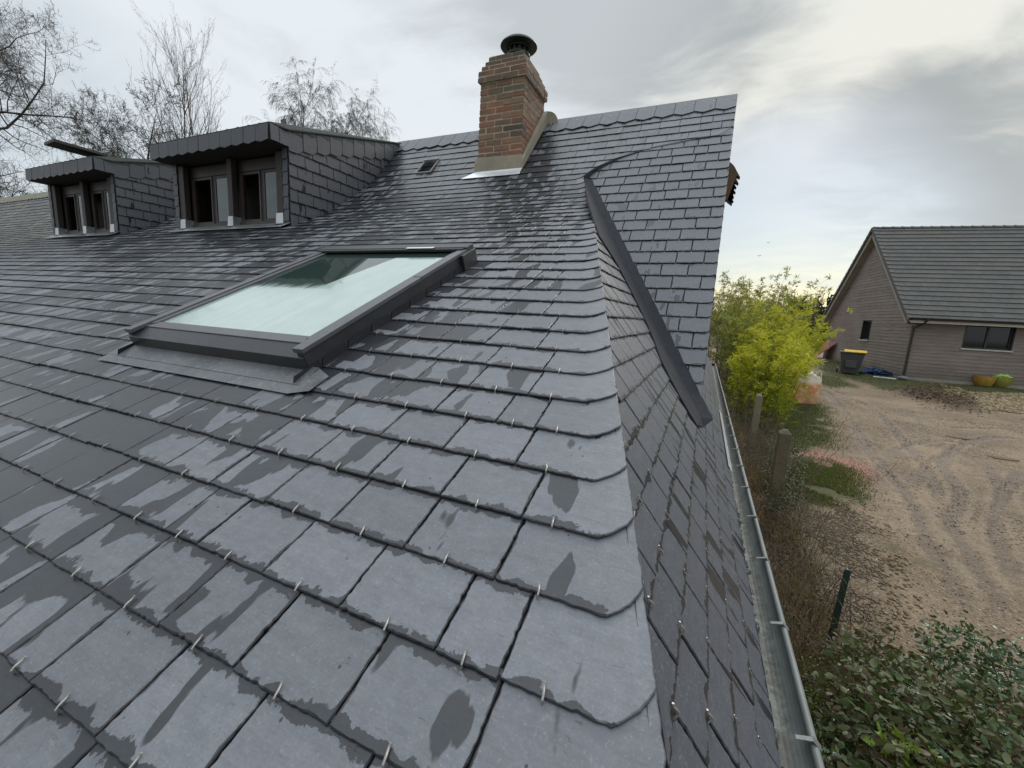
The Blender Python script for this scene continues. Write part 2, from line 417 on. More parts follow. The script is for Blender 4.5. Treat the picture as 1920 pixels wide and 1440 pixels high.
TK = .036                      # slate thickness in courses
def slate(mb, S, pts, r, d, uL, uR, detail=0, h0=.11, seed=None, flip=1, lift=0):
    if len(pts) < 3 or abs(area(pts)) < .02: return
    if area(pts) < 0: pts = pts[::-1]
    seed = random.random() if seed is None else seed
    suv = mb.a.setdefault('suv', []); sed = mb.a.setdefault('sed', []); rim = mb.a.setdefault('rim', [])
    h0 = h0+random.uniform(-.006, .012)+lift; tw = random.uniform(-.005, .005)
    def hh(u, v): return h0-(v-r)/d*.052+tw*(u-uL)
    def put(ring, dh, rm=0):
        b = len(mb.v)
        for (u, v) in ring:
            mb.v.append(S(u, v, hh(u, v)+dh)); suv.append((u, v, seed)); sed.append((max(0, u-uL), max(0, uR-u), max(0, (v-r)/d))); rim.append((rm, 0, 0))
        return b
    def face(ids):
        mb.f.append(tuple(ids) if flip > 0 else tuple(ids)[::-1]); mb.mi.append(0)
    if detail >= 1:
        step = .055 if detail == 2 else .18; jit = .0045 if detail == 2 else .005
        ring = []
        n = len(pts)
        for i in range(n):
            a, b = pts[i], pts[(i+1) % n]; L = math.hypot(b[0]-a[0], b[1]-a[1]); k = max(1, int(L/step))
            nx, ny = -(b[1]-a[1])/max(L, 1e-6), (b[0]-a[0])/max(L, 1e-6)
            for j in range(k):
                t = j/k
                q = (random.gauss(0, jit) + (abs(random.gauss(0, .010)) if random.random() < .08 else 0)) if j else 0.004
                ring.append((a[0]+(b[0]-a[0])*t+nx*q, a[1]+(b[1]-a[1])*t+ny*q))
        n = len(ring); ins = []
        wob = .017 if detail == 2 else .016
        amt = wob
        for i in range(n):
            a, b = ring[i-1], ring[(i+1) % n]; L = math.hypot(b[0]-a[0], b[1]-a[1]) or 1
            amt = .6*amt+.4*wob*random.uniform(.25, 1.9)
            ins.append((ring[i][0]-(b[1]-a[1])/L*amt, ring[i][1]+(b[0]-a[0])/L*amt))
        A = put(ins, 0); B = put(ring, -TK*.50, .7); Cc = put(ring, -TK, 1)
        face(range(A, A+n))
        for i in range(n):
            j = (i+1) % n
            face((A+i, B+i, B+j, A+j)); face((B+i, Cc+i, Cc+j, B+j))
    else:
        n = len(pts); A = put(pts, 0); face(range(A, A+n)); A = put(pts, 0, 1); Cc = put(pts, -TK, 1)
        for i in range(n):
            j = (i+1) % n; face((A+i, Cc+i, Cc+j, A+j))
hook_list = []
def hook(S, u, r, h0=.12, dist=0, flipu=1):
    hook_list.append((dist, S, u, r, h0))
def eyedist(p): return math.dist(p, (0, 0, CZ))/E

rowsM = [float(i) for i in range(-6, 25)]
_k = 0
while rowsM[-1] < 38.8: rowsM.append(24+(37.65-24)/14*(len(rowsM)-30))
def columns(u0, u1, row, wd=1.45, jitter=.05, odd=.05):
    """joint positions of one course"""
    us = []; u = u0-wd+(row % 2)*wd*.5
    rr = random.Random(row*13+7)
    while u < u1+wd*2:
        us.append(u+rr.uniform(-jitter, jitter)); u += wd
        if rr.random() < odd: u -= wd*.42*0
    return us

# ---- front slope with its swept foot
mb = MB(); sheet = MB()
for ri, r in enumerate(rowsM[:-1]):
    d = rowsM[ri+1]-r; top = r+d*1.12
    right = xb(r+.5*d)
    hip = r < VT
    y, z, _ = prof(r)
    left = -24 if r < 0 else (-60 if r < 4 else -240)
    # joints counted back from the hip so that each course ends in a wide hip slate
    rr = random.Random(int(r*10)+3)
    endw = 1.45*(.95 if ri % 2 else .78)+.35 if hip else (.8 if ri % 2 else 1.45)
    xs = [right-endw-(0 if hip else 0)]
    if rr.random() < .25: xs.append(xs[-1]-.8)
    while xs[-1] > left:
        xs.append(xs[-1]-1.45+rr.uniform(-.04, .04))
        if rr.random() < .035: xs.append(xs[-1]-rr.uniform(.6, .9))
    g = .011
    if hip:
        OV = .035; gap = min(.42+.04*max(r, 0), .62)*rr.uniform(.92, 1.08)
        tip = xb(r)-gap; ve = r+.50*d; q1_ = (xb(ve)+OV, ve); ctl = (tip+gap*.62, r+.22*d)
        pts = [(xs[0]+g, r+rr.uniform(-.012, .012)), (tip, r)]
        for t_ in (.2, .4, .6, .8, 1.0): pts.append(((1-t_)**2*tip+2*t_*(1-t_)*ctl[0]+t_*t_*q1_[0], (1-t_)**2*r+2*t_*(1-t_)*ctl[1]+t_*t_*q1_[1]))
        topv = r+d*1.62
        for v_ in (r+.85*d, r+1.2*d, topv): pts.append((xb(v_)+OV, v_))
        pts += [(xs[0]+g, topv)]
        det = 2 if eyedist(surfM(xs[0], r)) < 17 else 1
        slate(mb, surfM, pts, r, d, xs[0], 99, det, seed=rr.random())
        dd = eyedist(surfM(xs[0], r))
        if dd < 26: hook(surfM, xs[0]+(tip-xs[0])*.42, r, dist=dd)
    else:
        bx = lambda uu, vv: xb(vv)-uu
        pts = clip([(xs[0]+g, r), (xs[0]+3.2, r), (xs[0]+3.2, r+.5*d), (xs[0]+3.2, top), (xs[0]+g, top), (xs[0]+g, r+.5*d)], bx)
        slate(mb, surfM, pts, r, d, xs[0], 99, 1, seed=rr.random())
    for a, b in zip(xs[1:], xs[:-1]):
        if a > -88 or True:
            dist = eyedist(surfM(b, r)); det = 2 if dist < 17 else (1 if dist < 34 else 0)
            jl = rr.uniform(-.018, .018)
            pts = [(a+g, r+jl), (b-g, r+jl+rr.uniform(-.02, .02)), (b-g, top), (a+g, top)]
            if not hip: pts = clip(pts, lambda uu, vv: xb(vv)-uu)
            slate(mb, surfM, pts, r, d, a, b, det, seed=rr.random())
            if dist < 25 and rr.random() < .97: hook(surfM, (a+b)/2+rr.uniform(-.05, .05), r, dist=dist)
front = mb.build('main_roof_slope', slate_main, house)
# underlay of the front slope
vs = list(np.linspace(-6, V1, 8))+list(np.linspace(V1+1, V2, 14))+[41.2]
for a, b in zip(vs[:-1], vs[1:]):
    sheet.poly([surfM(-240, a, -.0), surfM(xb(a)-.02, a, 0), surfM(xb(b)-.02, b, 0), surfM(-240, b, 0)])
# edge wall of the sweep, down to the steep slope
prev = None
for v in np.linspace(VT-.2, 35.75, 40):
    p = surfM(xb(v)+.0, v, .10); y, z, a = prof(v)
    zs = zB+(y-yB)*math.tan(SA)
    q = W(xb(v), y, zs-.25)
    if prev: sheet.poly([prev[0], prev[1], q, p])
    prev = (p, q)
sheet.build('roof_underlay', under, house)

# ---- steep slope on the right
mb = MB()
rowsS = [37.65-k for k in range(25)][::-1]
for ri, r in enumerate(rowsS):
    if r > 35.9: continue
    d = 1.0; top = r+1.12
    rr = random.Random(ri*7+1)
    xs = [.25+.02]
    xs.append(xs[-1]-(.72 if ri % 2 else 1.45))
    while xs[-1] > xval(r)-2: xs.append(xs[-1]-(1.45+rr.uniform(-.04, .04)) + (.55 if rr.random() < .07 else 0))
    for bi, (a, b) in enumerate(zip(xs[1:], xs[:-1])):
        g = .02
        pts = [(a+g, r+rr.uniform(-.012, .012)), (b-g, r+rr.uniform(-.012, .012)), (b-g, top), (a+g, top)]
        if bi == 0: pts = [(a+g, r), (b-.22, r), (b-.02, r+.14), (b, top), (a+g, top)]
        def fn(uu, vv): return uu-xval(vv)-.40
        cl_ = clip(pts, fn)
        if len(cl_) > len(pts) or len(cl_) < len(pts):      # trimmed corner at the valley
            cl_ = clip(cl_, lambda uu, vv: (vv-r)-.12+(uu-xval(r)-.40)*1.1 if vv < r+.3 else 1)
        cl_ = clip(cl_, lambda uu, vv: uu-(xb(vv)-.9) if vv > VT-.5 else 1)
        slate(mb, surfS, cl_, r, d, a, b, 1, h0=.10, seed=rr.random())
        if fn((a+b)/2, r) > 0 and rr.random() < .95 and bi: hook(surfS, (a+b)/2, r, .11, eyedist(surfS(a, r))+8)
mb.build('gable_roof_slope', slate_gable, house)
mb = MB()
for a, b in zip(np.linspace(12.6, 36, 20)[:-1], np.linspace(12.6, 36, 20)[1:]):
    mb.prism([surfS(xval(a)+.08, a, .03), surfS(.2, a, .03), surfS(.2, b, .03), surfS(xval(b)+.08, b, .03)], (0, 0, -.02))
mb.build('roof_deck', under, house)

# ---- hip slope
mb = MB(); DH = .68
nrow = 32
for ri in range(nrow):
    r = ri*DH; top = r+DH*1.14
    rr = random.Random(ri*5+2)
    u = -4+(ri % 2)*.62+rr.uniform(-.1, .1)
    while u < (33 if r > 2.6 else 75):
        wd = 1.25+rr.uniform(-.06, .06); a, b = u, u+wd; u = b
        g = .02; j = rr.uniform(-.012, .012)
        pts = [(a+g, r+j), (b-g, r+rr.uniform(-.012, .012)), (b-g, top), (a+g, top)]
        pts = clip(pts, lambda uu, vv: vhip(uu)-.12-vv if uu < 32.5 else -1 if vv > 2.6 else 1) if r > 2 else pts
        if b > 19 and r > 1.5:
            if a > 19.9: keep = clip(pts, lambda uu, vv: vv-vval(uu)+.25); keep2 = clip(pts, lambda uu, vv: 2.62-vv)
            else: keep, keep2 = pts, []
            for kk in (keep, keep2 if r < 2.6 else []):
                if len(kk) >= 3 and (kk is keep or a > 19.9) : slate(mb, surfH, kk, r, DH, a, b, 1, h0=.10, seed=rr.random(), flip=1)
            if a > 19.9 and r < 2.6: continue
        else:
            dist = eyedist(surfH(a, r)); det = 2 if dist < 14 else 1
            if dist > 32: det = 0
            slate(mb, surfH, pts, r, DH, a, b, det, h0=.10, seed=rr.random(), flip=1)
        cu = (a+b)/2
        if cu < 40 and r+.1 < vhip(cu) and (cu < 19.9 or r > vval(cu)): hook(surfH, cu, r, .11, eyedist(surfH(cu, r))+3)
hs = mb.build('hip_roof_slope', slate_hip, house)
# hip slates seen on edge along the arris, with the deck under them
mb = MB()
hv = np.linspace(-6, VT, 40)
for a, b in zip(hv[:-1], hv[1:]):
    ya, yb_ = prof(a)[0], prof(b)[0]
    mb.poly([surfH(ya, 0, .0), surfH(yb_, 0, .0), surfH(yb_, vhip(yb_), .0), surfH(ya, vhip(ya), .0)])
mb.poly([surfH(prof(VT)[0]+.3, 0, .0), surfH(75, 0, .0), surfH(75, 2.6, .0), surfH(prof(VT)[0]+.3, 2.6, .0)])
mb.build('hip_deck', under, house)

# ---- valley flashing: a folded zinc sheet lying on the hip slope
mb = MB()
vf = np.linspace(0, 1, 22)
top_line = [(yB+(v-V2)*math.cos(SA), (XE-xval(v))*HL) for v in np.linspace(12.9, VT+.2, 22)]
wid = [2.05, 1.95, 1.85, 1.75, 1.68, 1.6, 1.52, 1.45, 1.38, 1.3, 1.25, 1.2, 1.12, 1.05, 1.0, .92, .85, .8, .7, .6, .45, .25]
L1 = [surfS(xval(v_)+.55, v_, .07) for v_ in np.linspace(12.9, VT+.2, 22)]
vpx = [(1306, 791.7), (1285, 758), (1262.5, 716.7), (1237.5, 666.7), (1223, 625), (1208, 591.7), (1191.7, 558), (1179, 533), (1166.7, 508), (1150, 479), (1125, 441.7), (1115, 415), (1105, 385), (1097.5, 355)]
def hitH(px, py):
    d = ray(px, py); k = (HA+.14)/(d[2]+HB*d[0]); return d*k
vh = [hitH(*q) for q in vpx]; vz = np.array([[q[2], q[1], (XE-q[0])*HL] for q in vh])
L2, L3, Lm = [], [], []
for (u, v), a_ in zip(top_line, L1):
    z_ = (a_[2]-CZ)/E
    i_ = np.interp(z_, vz[:, 0], np.arange(len(vz))); i0_ = min(int(i_), len(vz)-2); f_ = i_-i0_; uu = vz[i0_, 1]*(1-f_)+vz[i0_+1, 1]*f_; vv = vz[i0_, 2]*(1-f_)+vz[i0_+1, 2]*f_
    L2.append(surfH(uu, vv, .15)); L3.append(surfH(uu, vv, .06)); Lm.append(surfH(u-.35, v+.02, .16))
for i in range(21):
    for A_, B_ in ((L1, Lm), (Lm, L2), (L2, L3)): mb.poly([A_[i], B_[i], B_[i+1], A_[i+1]])
e0_ = surfH(top_line[0][0]-.6, top_line[0][1]-.35, .10)
mb.poly([L1[0], Lm[0], e0_]); mb.poly([Lm[0], L2[0], e0_]); mb.poly([L2[0], L3[0], e0_])

mb.build('valley_flashing', zinc_dark, house, smooth=False)

# ---- ridge capping of pointed slates
mb = MB(); VR = 41.25
u = .27; i = 0
while u > -240:
    wd = 1.45; a, b = u-wd, u; u = a; s_ = 1 if i % 2 else 1; i += 1
    pts = [(a+.015, 39.42), ((a+b)/2-.10, 39.10), ((a+b)/2+.02, 39.08), (b-.015, 39.38), (b-.015, VR), (a+.015, VR)]
    slate(mb, surfS, pts, 39.0, 2.3, a, b, 0, h0=.19)
    mb2 = None
capm = mb
capm.build('ridge_capping', slate_gable, house)
mb = MB()
yr, zr = prof(VR)[0], prof(VR)[1]
u = .2; i = 0
while u > -60:
    for du in (.12, -.42):
        p = surfS(u-1.45*.15+du, 40.35+.1*((i*7) % 3), .225)
        n_ = np.array(surfS(0, 40, 1))-np.array(surfS(0, 40, 0)); n_ = n_/np.linalg.norm(n_)
        mb.tube([np.array(p)-n_*.002, np.array(p)+n_*.0022], .0035, 6)
    u -= 1.45; i += 1
tag(mb.build('roofing_nail', zinc_bright, house), kind='stuff')
# rear slope
mb = MB()
def surfR(u, v, h=0):   # mirrored
    x, y, z = surfS(u, v, h); return (x, 2*yr*E-y+0.01, z)
mb.poly([surfR(.25, VR, .2), surfR(-112, VR, .2), surfR(-112, 14, .1), surfR(.25, 14, .1)][::-1], )
mb.poly([surfR(.25, VR, .05), surfR(-112, VR, .05), surfR(-112, 14, -.1), surfR(.25, 14, -.1)])
mb.poly([surfR(.25, VR, .2), surfR(.25, VR, .0), surfR(.25, 14, -.1), surfR(.25, 14, .1)])
mb.build('rear_roof_slope', slate_plain if 'slate_plain' in globals() else under, house)
# gable wall under the verge, and outer walls
mb = MB()
wallm = simple_mat('house_wall', (.30, .26, .20), .85, 0, 4, .15, .5)
gx = .02
mb.prism([W(gx, 20.1, -4.0), W(gx, 75, -4.0), W(gx, 2*yr-20.1, -4.0), W(gx, yr, zr-.25)], (-.12, 0, 0))
mb.box((-112*E, (P0[0]-5*math.cos(TH)+1.4)*E, -.3), (1.45*E, 73.5*E, CZ-7.3*E))
mb.build('house_wall', wallm, house)
# verge board, dark strip that closes the steep slope
mb = MB()
mb.prism([surfS(.25, 12.95, .05), surfS(.25, VR, .05), surfS(.25, VR, -.75), surfS(.25, 13.0, -.6)], (-.012, 0, 0))
mb.build('verge_board', zinc_dark, house)

# ---- gutter
mb = MB(); gy0, gy1 = -4.0, 74.0; cx_, cz_, rg = 1.86, -6.26, .35
def gsec(y, rad, n=14):
    return [W(cx_-rad*math.cos(math.pi*k/n), y, cz_-rad*math.sin(math.pi*k/n)) for k in range(n+1)]
A1, A2 = gsec(gy0, rg), gsec(gy1, rg); B1, B2 = gsec(gy0, rg+.03), gsec(gy1, rg+.03)
for k in range(14):
    mb.poly([A1[k], A1[k+1], A2[k+1], A2[k]]); mb.poly([B1[k+1], B1[k], B2[k], B2[k+1]])
mb.poly(A2+[W(cx_, gy1, cz_)][:0]); mb.poly(B2[::-1])
mb.tube([W(cx_+rg+.045, gy0, cz_+.03), W(cx_+rg+.045, gy1, cz_+.03)], .062*E, 10)
mb.tube([W(cx_+rg+.045, gy1, cz_+.03), W(cx_-rg, gy1, cz_+.03)], .05*E, 8)
mb.box((1.44*E, gy0*E, CZ+(cz_-.05)*E), (1.52*E, gy1*E, CZ+(cz_+.08)*E))
zg, t = newmat('gutter_zinc')
tc = t.n('ShaderNodeTexCoord').outputs['Object']; Z = t.xyz(t.pos())
nn = t.noise(tc, 9, 5, .62); gr = t.noise(tc, 38, 5, .7)
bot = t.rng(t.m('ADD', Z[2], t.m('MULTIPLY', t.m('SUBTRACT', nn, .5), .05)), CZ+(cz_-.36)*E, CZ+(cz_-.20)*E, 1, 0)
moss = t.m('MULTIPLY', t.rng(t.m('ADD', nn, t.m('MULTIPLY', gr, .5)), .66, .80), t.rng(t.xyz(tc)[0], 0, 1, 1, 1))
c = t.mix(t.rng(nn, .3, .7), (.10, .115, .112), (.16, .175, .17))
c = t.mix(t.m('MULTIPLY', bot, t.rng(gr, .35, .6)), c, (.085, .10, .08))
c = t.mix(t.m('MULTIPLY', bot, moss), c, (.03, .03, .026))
t.principled(Base_Color=c, Roughness=.6, Metallic=.15, Normal=t.bump(gr, .3, .003))
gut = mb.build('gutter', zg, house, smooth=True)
mb = MB(); yb0 = 6.95
def bracket_pts(y):
    pts = [W(1.55, y, cz_+.12), W(2.0, y, cz_+.11), W(cx_+rg+.02, y, cz_+.13), W(cx_+rg+.13, y, cz_+.03), W(cx_+rg+.05, y, cz_-.08), W(cx_+rg*.8, y, cz_-rg*.75)]
    return pts
def strap(mb, pts, wy, th):
    P_ = [np.array(p) for p in pts]
    for a, b in zip(P_[:-1], P_[1:]):
        dv = (b-a)/np.linalg.norm(b-a); nrm = np.cross(dv, (0, 1, 0))*th
        o_ = np.array((0, wy/2, 0))
        mb.raw([a-o_-nrm, a+o_-nrm, b+o_-nrm, b-o_-nrm, a-o_+nrm, a+o_+nrm, b+o_+nrm, b-o_+nrm], [(0,3,2,1),(4,5,6,7),(0,1,5,4),(1,2,6,5),(2,3,7,6),(3,0,4,7)])
for k in range(-2, 22):
    y = yb0+2.75*k; b1 = MB(); pts = bracket_pts(y)
    strap(b1, pts[2:], .12*E, .0010)
    strap(b1, [W(cx_+rg-.20, y-.0, cz_+.06), W(cx_+rg+.02, y, cz_+.13)], .08*E, .0010)
    b1.build('gutter_bracket', zinc_mid, gut)
# debris in the gutter
mb = MB()
for k in range(5200):
    y = random.uniform(2, 60) if random.random() < .35 else random.uniform(4, 24)
    if math.sin(y*1.3)+math.sin(y*.47+1) < random.uniform(-1.2, 1.6): continue
    a = random.gauss(math.pi*(.34+.05*math.sin(y*2.1)), .17); rr_ = rg-.03
    x, z = cx_-rr_*math.cos(a), cz_-rr_*math.sin(a)
    s_ = random.uniform(.015, .085)*E; c_ = Vector(W(x, y, z)); q = [c_+Vector((random.uniform(-1, 1), random.uniform(-1, 1), random.uniform(-.2, .6)))*s_*1.3 for _ in range(4)]
    mb.raw(q, [(0, 1, 2), (0, 2, 3), (0, 3, 1), (1, 3, 2)])
tag(mb.build('leaf_debris', simple_mat('debris', (.035, .033, .028), .9), house), kind='stuff')
# bright drip strip beyond the steep slope
mb = MB()
mb.prism([surfH(19.5, -.10, .14), surfH(32.5, -.10, .14), surfH(32.5, .24, .14), surfH(19.5, .24, .14)], (0, 0, .002))
mb.build('eave_flashing', zinc_bright, house)

# ---- toothed board that shows behind the verge
mb = MB()
Y_ = 38.0
prof_px = [(1370, 326), (1374, 331), (1378, 337), (1382, 345), (1388, 332+0)]
def hy(px, py, Y):
    d = ray(px, py); d = d*(Y/d[1]); return d
edge = [(340, 280), (400, 330), (450, 390), (480, 450), (575, 625), (495, 590), (480, 640), (540, 765), (465, 720), (435, 760), (492, 855), (430, 820), (412, 880), (475, 968), (405, 925), (385, 990), (437, 1070), (375, 1035), (350, 1095), (428, 1165), (340, 1110), (280, 1150), (392, 1232), (270, 1130)]
pl = [hy(1340+a/12, 280+b/12, Y_) for a, b in edge]
pl = [W(*p) for p in pl]+[W(*hy(1358, 375, Y_)), W(*hy(1358, 302, Y_))]
mb.prism(pl, (0, .10, 0))
mb.build('toothed_bargeboard', simple_mat('weathered_wood', (.11, .075, .05), .8, 0, 6, .3, .5), house)
# ---- slate hooks: the 100 nearest as parts, the rest as one
hook_list.sort(key=lambda q: q[0])
def hook_mesh(S, u, r, h0, k=6):
    q = MB(); s1 = random.uniform(-.02, .02)
    pr = [(-.075, h0-.085, -.006), (-.05, h0-.07, 0), (-.036, h0-.03, .006), (-.030, h0+.010, .010), (.005, h0+.024, .010), (.04, h0+.022, .002), (.075, h0+.014, -.010+s1*.3), (.105, h0+.018, -.014+s1*.6), (.125, h0+.032, -.012+s1)]
    q.tube([S(u+c, r+a, b) for a, b, c in pr], .0135*E if k > 4 else .009*E, k)
    return q
for dist, S, u, r, h0 in hook_list[:100]:
    hook_mesh(S, u, r, h0).build('slate_hook', steel, house, smooth=True)
mb = MB()
for dist, S, u, r, h0 in hook_list[100:]:
    q = hook_mesh(S, u, r, h0, 4); mb.raw(q.v, q.f)
tag(mb.build('slate_hooks', steel, house), kind='stuff')

# ================================================================== dormers
def clad(mb, S, rows, u0f, u1f, wd=1.45, h0=.06, topf=None, detail=1, seedb=0):
    """slates in courses on a vertical face; S(u,v,h)"""
    for ri, r in enumerate(rows[:-1]):
        d = rows[ri+1]-r; rr = random.Random(ri+seedb*97); us = []
        a0, a1 = u0f(r), u1f(r); u = a0+(0 if ri % 2 else -wd*.5)
        while u < a1:
            a, b = u, u+wd+rr.uniform(-.03, .03); u = b
            aa, bb = max(a, a0), min(b, a1)
            if bb-aa < .12: continue
            top = r+d*1.08
            pts = [(aa+.018, r+.06 if rr.random() < .5 else r), (aa+.07, r), (bb-.018, r), (bb-.018, top), (aa+.018, top)]
            if topf: pts = clip(pts, topf)
            slate(mb, S, pts, r, d, a, b, detail, h0=h0, seed=rr.random())
paneM, t = newmat('window_glass')
t.principled(Base_Color=(.012, .012, .013), Roughness=.05, Specular_IOR_Level=.45)
paneM2, t = newmat('window_glass_clear')
t.principled(Base_Color=(.10, .11, .115), Roughness=.02, Metallic=1.0)
wood_frame = simple_mat('window_wood', (.022, .014, .010), .45, 0, 5, .3, .3)
felt = simple_mat('dormer_roof_felt', (.022, .034, .028), .7)
soffit_m = simple_mat('soffit_wood', (.024, .017, .013), .8, stretch=(.6, 6, 6))
def dormer(x0, x1, op):
    """x0 < x1 in course units"""
    yf = 24.6; zs = 6.0; zt = 12.85; yov = 23.05
    body = MB()
    yb_, zb_ = 37.75, 16.5          # where the roof meets the steep slope
    # solid cheeks
    for xx, th in ((x1-.12, .12), (x0, .12)):
        body.prism([W(xx, yf, zs-1.2), W(xx, yf, zt-.1), W(xx, yb_, zb_-.15), W(xx, yb_, zb_-1.6)], (th*E, 0, 0))
    body.box((x0*E, (yf+.02)*E, CZ+(zs-1)*E), ((x0+.7)*E, (yf+.3)*E, CZ+(zt-1)*E))
    body.box(((x1-.7)*E, (yf+.02)*E, CZ+(zs-1)*E), (x1*E-.004, (yf+.3)*E, CZ+(zt-1)*E))
    body.box((x0*E+.004, (yf+2.6)*E, CZ+(zs-1)*E), (x1*E-.02, (yf+2.8)*E, CZ+(zt-.2)*E))   # dark room behind
    d = body.build('dormer', wood_dark, house)
    # slate cheek
    mb = MB()
    def SR(u, v, h=0): return W(x1+.02+h, yf+u, zs-1+v)
    rows = [k*.93 for k in range(-1, 13)]
    def toproof(uu): return (zt-.35)+(zb_-zt)*(uu+yf-yf)/(yb_-yf)-(zs-1)
    def topf(uu, vv): return toproof(uu)-.1-vv
    clad(mb, SR, rows, lambda r: 0, lambda r: 14, topf=lambda uu, vv: min(toproof(uu)-.1-vv, 30), seedb=1)
    def SL(u, v, h=0): return W(x0-.02-h, yf+u, zs-1+v)
    mb3 = MB(); clad(mb3, SL, rows, lambda r: 0, lambda r: 14, topf=topf, detail=0, seedb=2)
    # cut what lies under the roof surface away: keep slates above the slope
    def keep(m_):
        nf = []; nm = []
        for f in m_.f:
            ok = False
            for i in f:
                p = m_.v[i]; yy = p[1]/E; zz_ = (p[2]-CZ)/E
                vv = (yy-P0[0])/math.cos(TH) if yy < yA else None
                # height of slope at yy
                vt = np.interp(yy, PROFY, PROFV); zsurf = prof(vt)[1]
                if zz_ > zsurf-.3: ok = True
            if ok: nf.append(f)
        m_.f = nf; m_.mi = [0]*len(nf)
    keep(mb); keep(mb3)
    for k_, v_ in list(mb3.a.items()): mb.a[k_].extend(v_)
    b = len(mb.v); mb.v.extend(mb3.v); mb.f.extend([tuple(b+i for i in f)[::-1] for f in mb3.f]); mb.mi.extend([0]*len(mb3.f))
    # pointed top course following the roof
    k = 0; u = -.05
    while u < 12.9:
        a, b_ = u, u+1.35; u = b_
        ta, tb = toproof(a)+.42, toproof(b_)+.42
        pts = [(a+.02, ta-1.42), ((a+b_)/2+.15, (ta+tb)/2-1.60), (b_-.02, tb-1.42), (b_-.02, tb), (a+.02, ta)]
        if b_ > 12.4: pts = clip(pts, lambda uu, vv: 13.1-uu)
        slate(mb, SR, pts, ta-1.75, 1.75, a, b_, 0, h0=.13, seed=random.random())
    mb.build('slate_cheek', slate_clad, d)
    # narrow slated jambs on the front
    mb = MB()
    def SF(u, v, h=0): return W(u, yf-h, zs-1+v)
    for ux in (x0, x1-.62):
        mb = MB()
        for i in range(9):
            r = .3+i*.93; sp = [(ux+.02, r), (ux+.60, r), (ux+.60, r+1.0), (ux+.02, r+1.0)]
            slate(mb, SF, sp, r, .93, ux, ux+.62, 1, h0=.12)
        mb.build('slate_jamb', slate_clad, d)
    # roof
    mb = MB()
    rf = [W(x0-.55, yov, zt), W(x1+.02, yov, zt), W(x1+.22, yf-.1, zt+.02), W(x1+.22, yb_, zb_+.1), W(x0-.25, yb_, zb_+.1), W(x0-.25, yf, zt+.02)]
    mb.prism(rf, (0, 0, .10*E)); mb.build('dormer_roof', felt, d)
    mb = MB()
    for i in range(1, 12):
        ux = x0+(x1-x0)*i/12
        mb.prism([W(ux, yov+.1, zt+.1), W(ux+.1, yov+.1, zt+.1), W(ux+.1, yb_, zb_+.2), W(ux, yb_, zb_+.2)], (0, 0, .1*E))
    mb.build('roof_batten', felt, d)
    # slated fascia, corner return
    mb = MB()
    def SFa(u, v, h=0): return W(u, yov-h, zt-1.22+v*.87)
    u = x0-.30
    n = int(round((x1-u)/1.40)); wd = (x1-u)/n
    for i in range(n):
        a, b_ = u+i*wd, u+(i+1)*wd
        pts = [(a+.02, .14), ((a+b_)/2-.1, -.02), (b_-.02, .14), (b_-.02, 1.38), (a+.02, 1.38)]
        slate(mb, SFa, pts, 0, 1.5, a, b_, 0, h0=.10)
    # return from the front corner back to the cheek
    def SRe(u, v, h=0): return W(x1+.06+h, yov+u, zt-1.22+v*.87)
    slate(mb, SRe, [(0, .1), (.75, .1), (.75, 1.38), (0, 1.38)], 0, 1.5, 0, .8, 1, h0=.10)
    slate(mb, SRe, [(.76, .1), (1.62, .12), (1.62, 1.38), (.76, 1.38)], 0, 1.5, .8, 1.6, 1, h0=.08)
    mb.build('slate_fascia', slate_clad, d)
    mb = MB()
    mb.box(((x0-.28)*E, (yov+.03)*E, CZ+(zt-1.16)*E), ((x1-.02)*E, (yf+2.7)*E, CZ+(zt-1.04)*E))
    mb.box(((x0-.28)*E, (yov+.0)*E, CZ+(zt-1.14)*E), ((x1+.05)*E, (yov+.1)*E, CZ+(zt-.03)*E))
    mb.build('soffit', soffit_m, d)
    # posts
    xm = x0+(x1-x0)*.522
    for a, w_ in ((x0+.72, .72), (xm-.3, .62), (x1-1.45, .72)):
        mb = MB(); mb.box((a*E, (yf-.02)*E, CZ+(zs+.2)*E), ((a+w_)*E, (yf+.45)*E, CZ+(zt-1.3)*E))
        mb.build('post', wood_dark, d, bevel=.004)
    # two recessed windows
    for a, b_ in ((x0+1.44, xm-.3), (xm+.32, x1-1.45)):
        yw = yf+.55; mb = MB(); zt_ = zt-1.35; zb2 = zs+.45; m_ = (a+b_)/2+.15
        def bar(xa, xb_, za, zb3, dy=.0, th=.35): mb.box((xa*E, (yw+dy)*E, CZ+za*E), (xb_*E, (yw+th)*E, CZ+zb3*E))
        bar(a, b_, zb2-.35, zb2+.08, -.1); bar(a, b_, zt_-.9, zt_, .02)
        for q, dw in ((a, .22), (m_-.12, .24), (b_-.16, .16)): bar(q, q+dw, zb2+.09, zt_-.92, .04)
        for q0, q1 in ((a+.22, m_-.12), (m_+.12, b_-.16)):
            bar(q0, q0+.26, zb2+.09, zt_-.92, .05); bar(q1-.14, q1, zb2+.09, zt_-.92, .05)
            bar(q0+.26, q1-.14, zb2+.09, zb2+.30, .06); bar(q0+.26, q1-.14, zt_-1.15, zt_-.92, .06)
        wn = mb.build('window_frame', wood_frame, d, bevel=.003)
        if op == 1:
            for q in (m_+.40,): pass
        mb = MB(); mb.box(((m_+.36)*E, (yw+.10)*E, CZ+(zb2+.2)*E), ((b_-.28)*E, (yw+.13)*E, CZ+(zt_-1)*E))
        mb.build('window_pane', paneM2, d)
        # casement post with grey face, slightly open leaf
        mb = MB(); mb.box(((m_-.16)*E, (yw-.06)*E, CZ+(zb2+.1)*E), ((m_-.08)*E, (yw+.05)*E, CZ+(zt_-.95)*E))
        mb.build('casement_edge', simple_mat('grey_paint', (.11, .105, .10), .6), d)
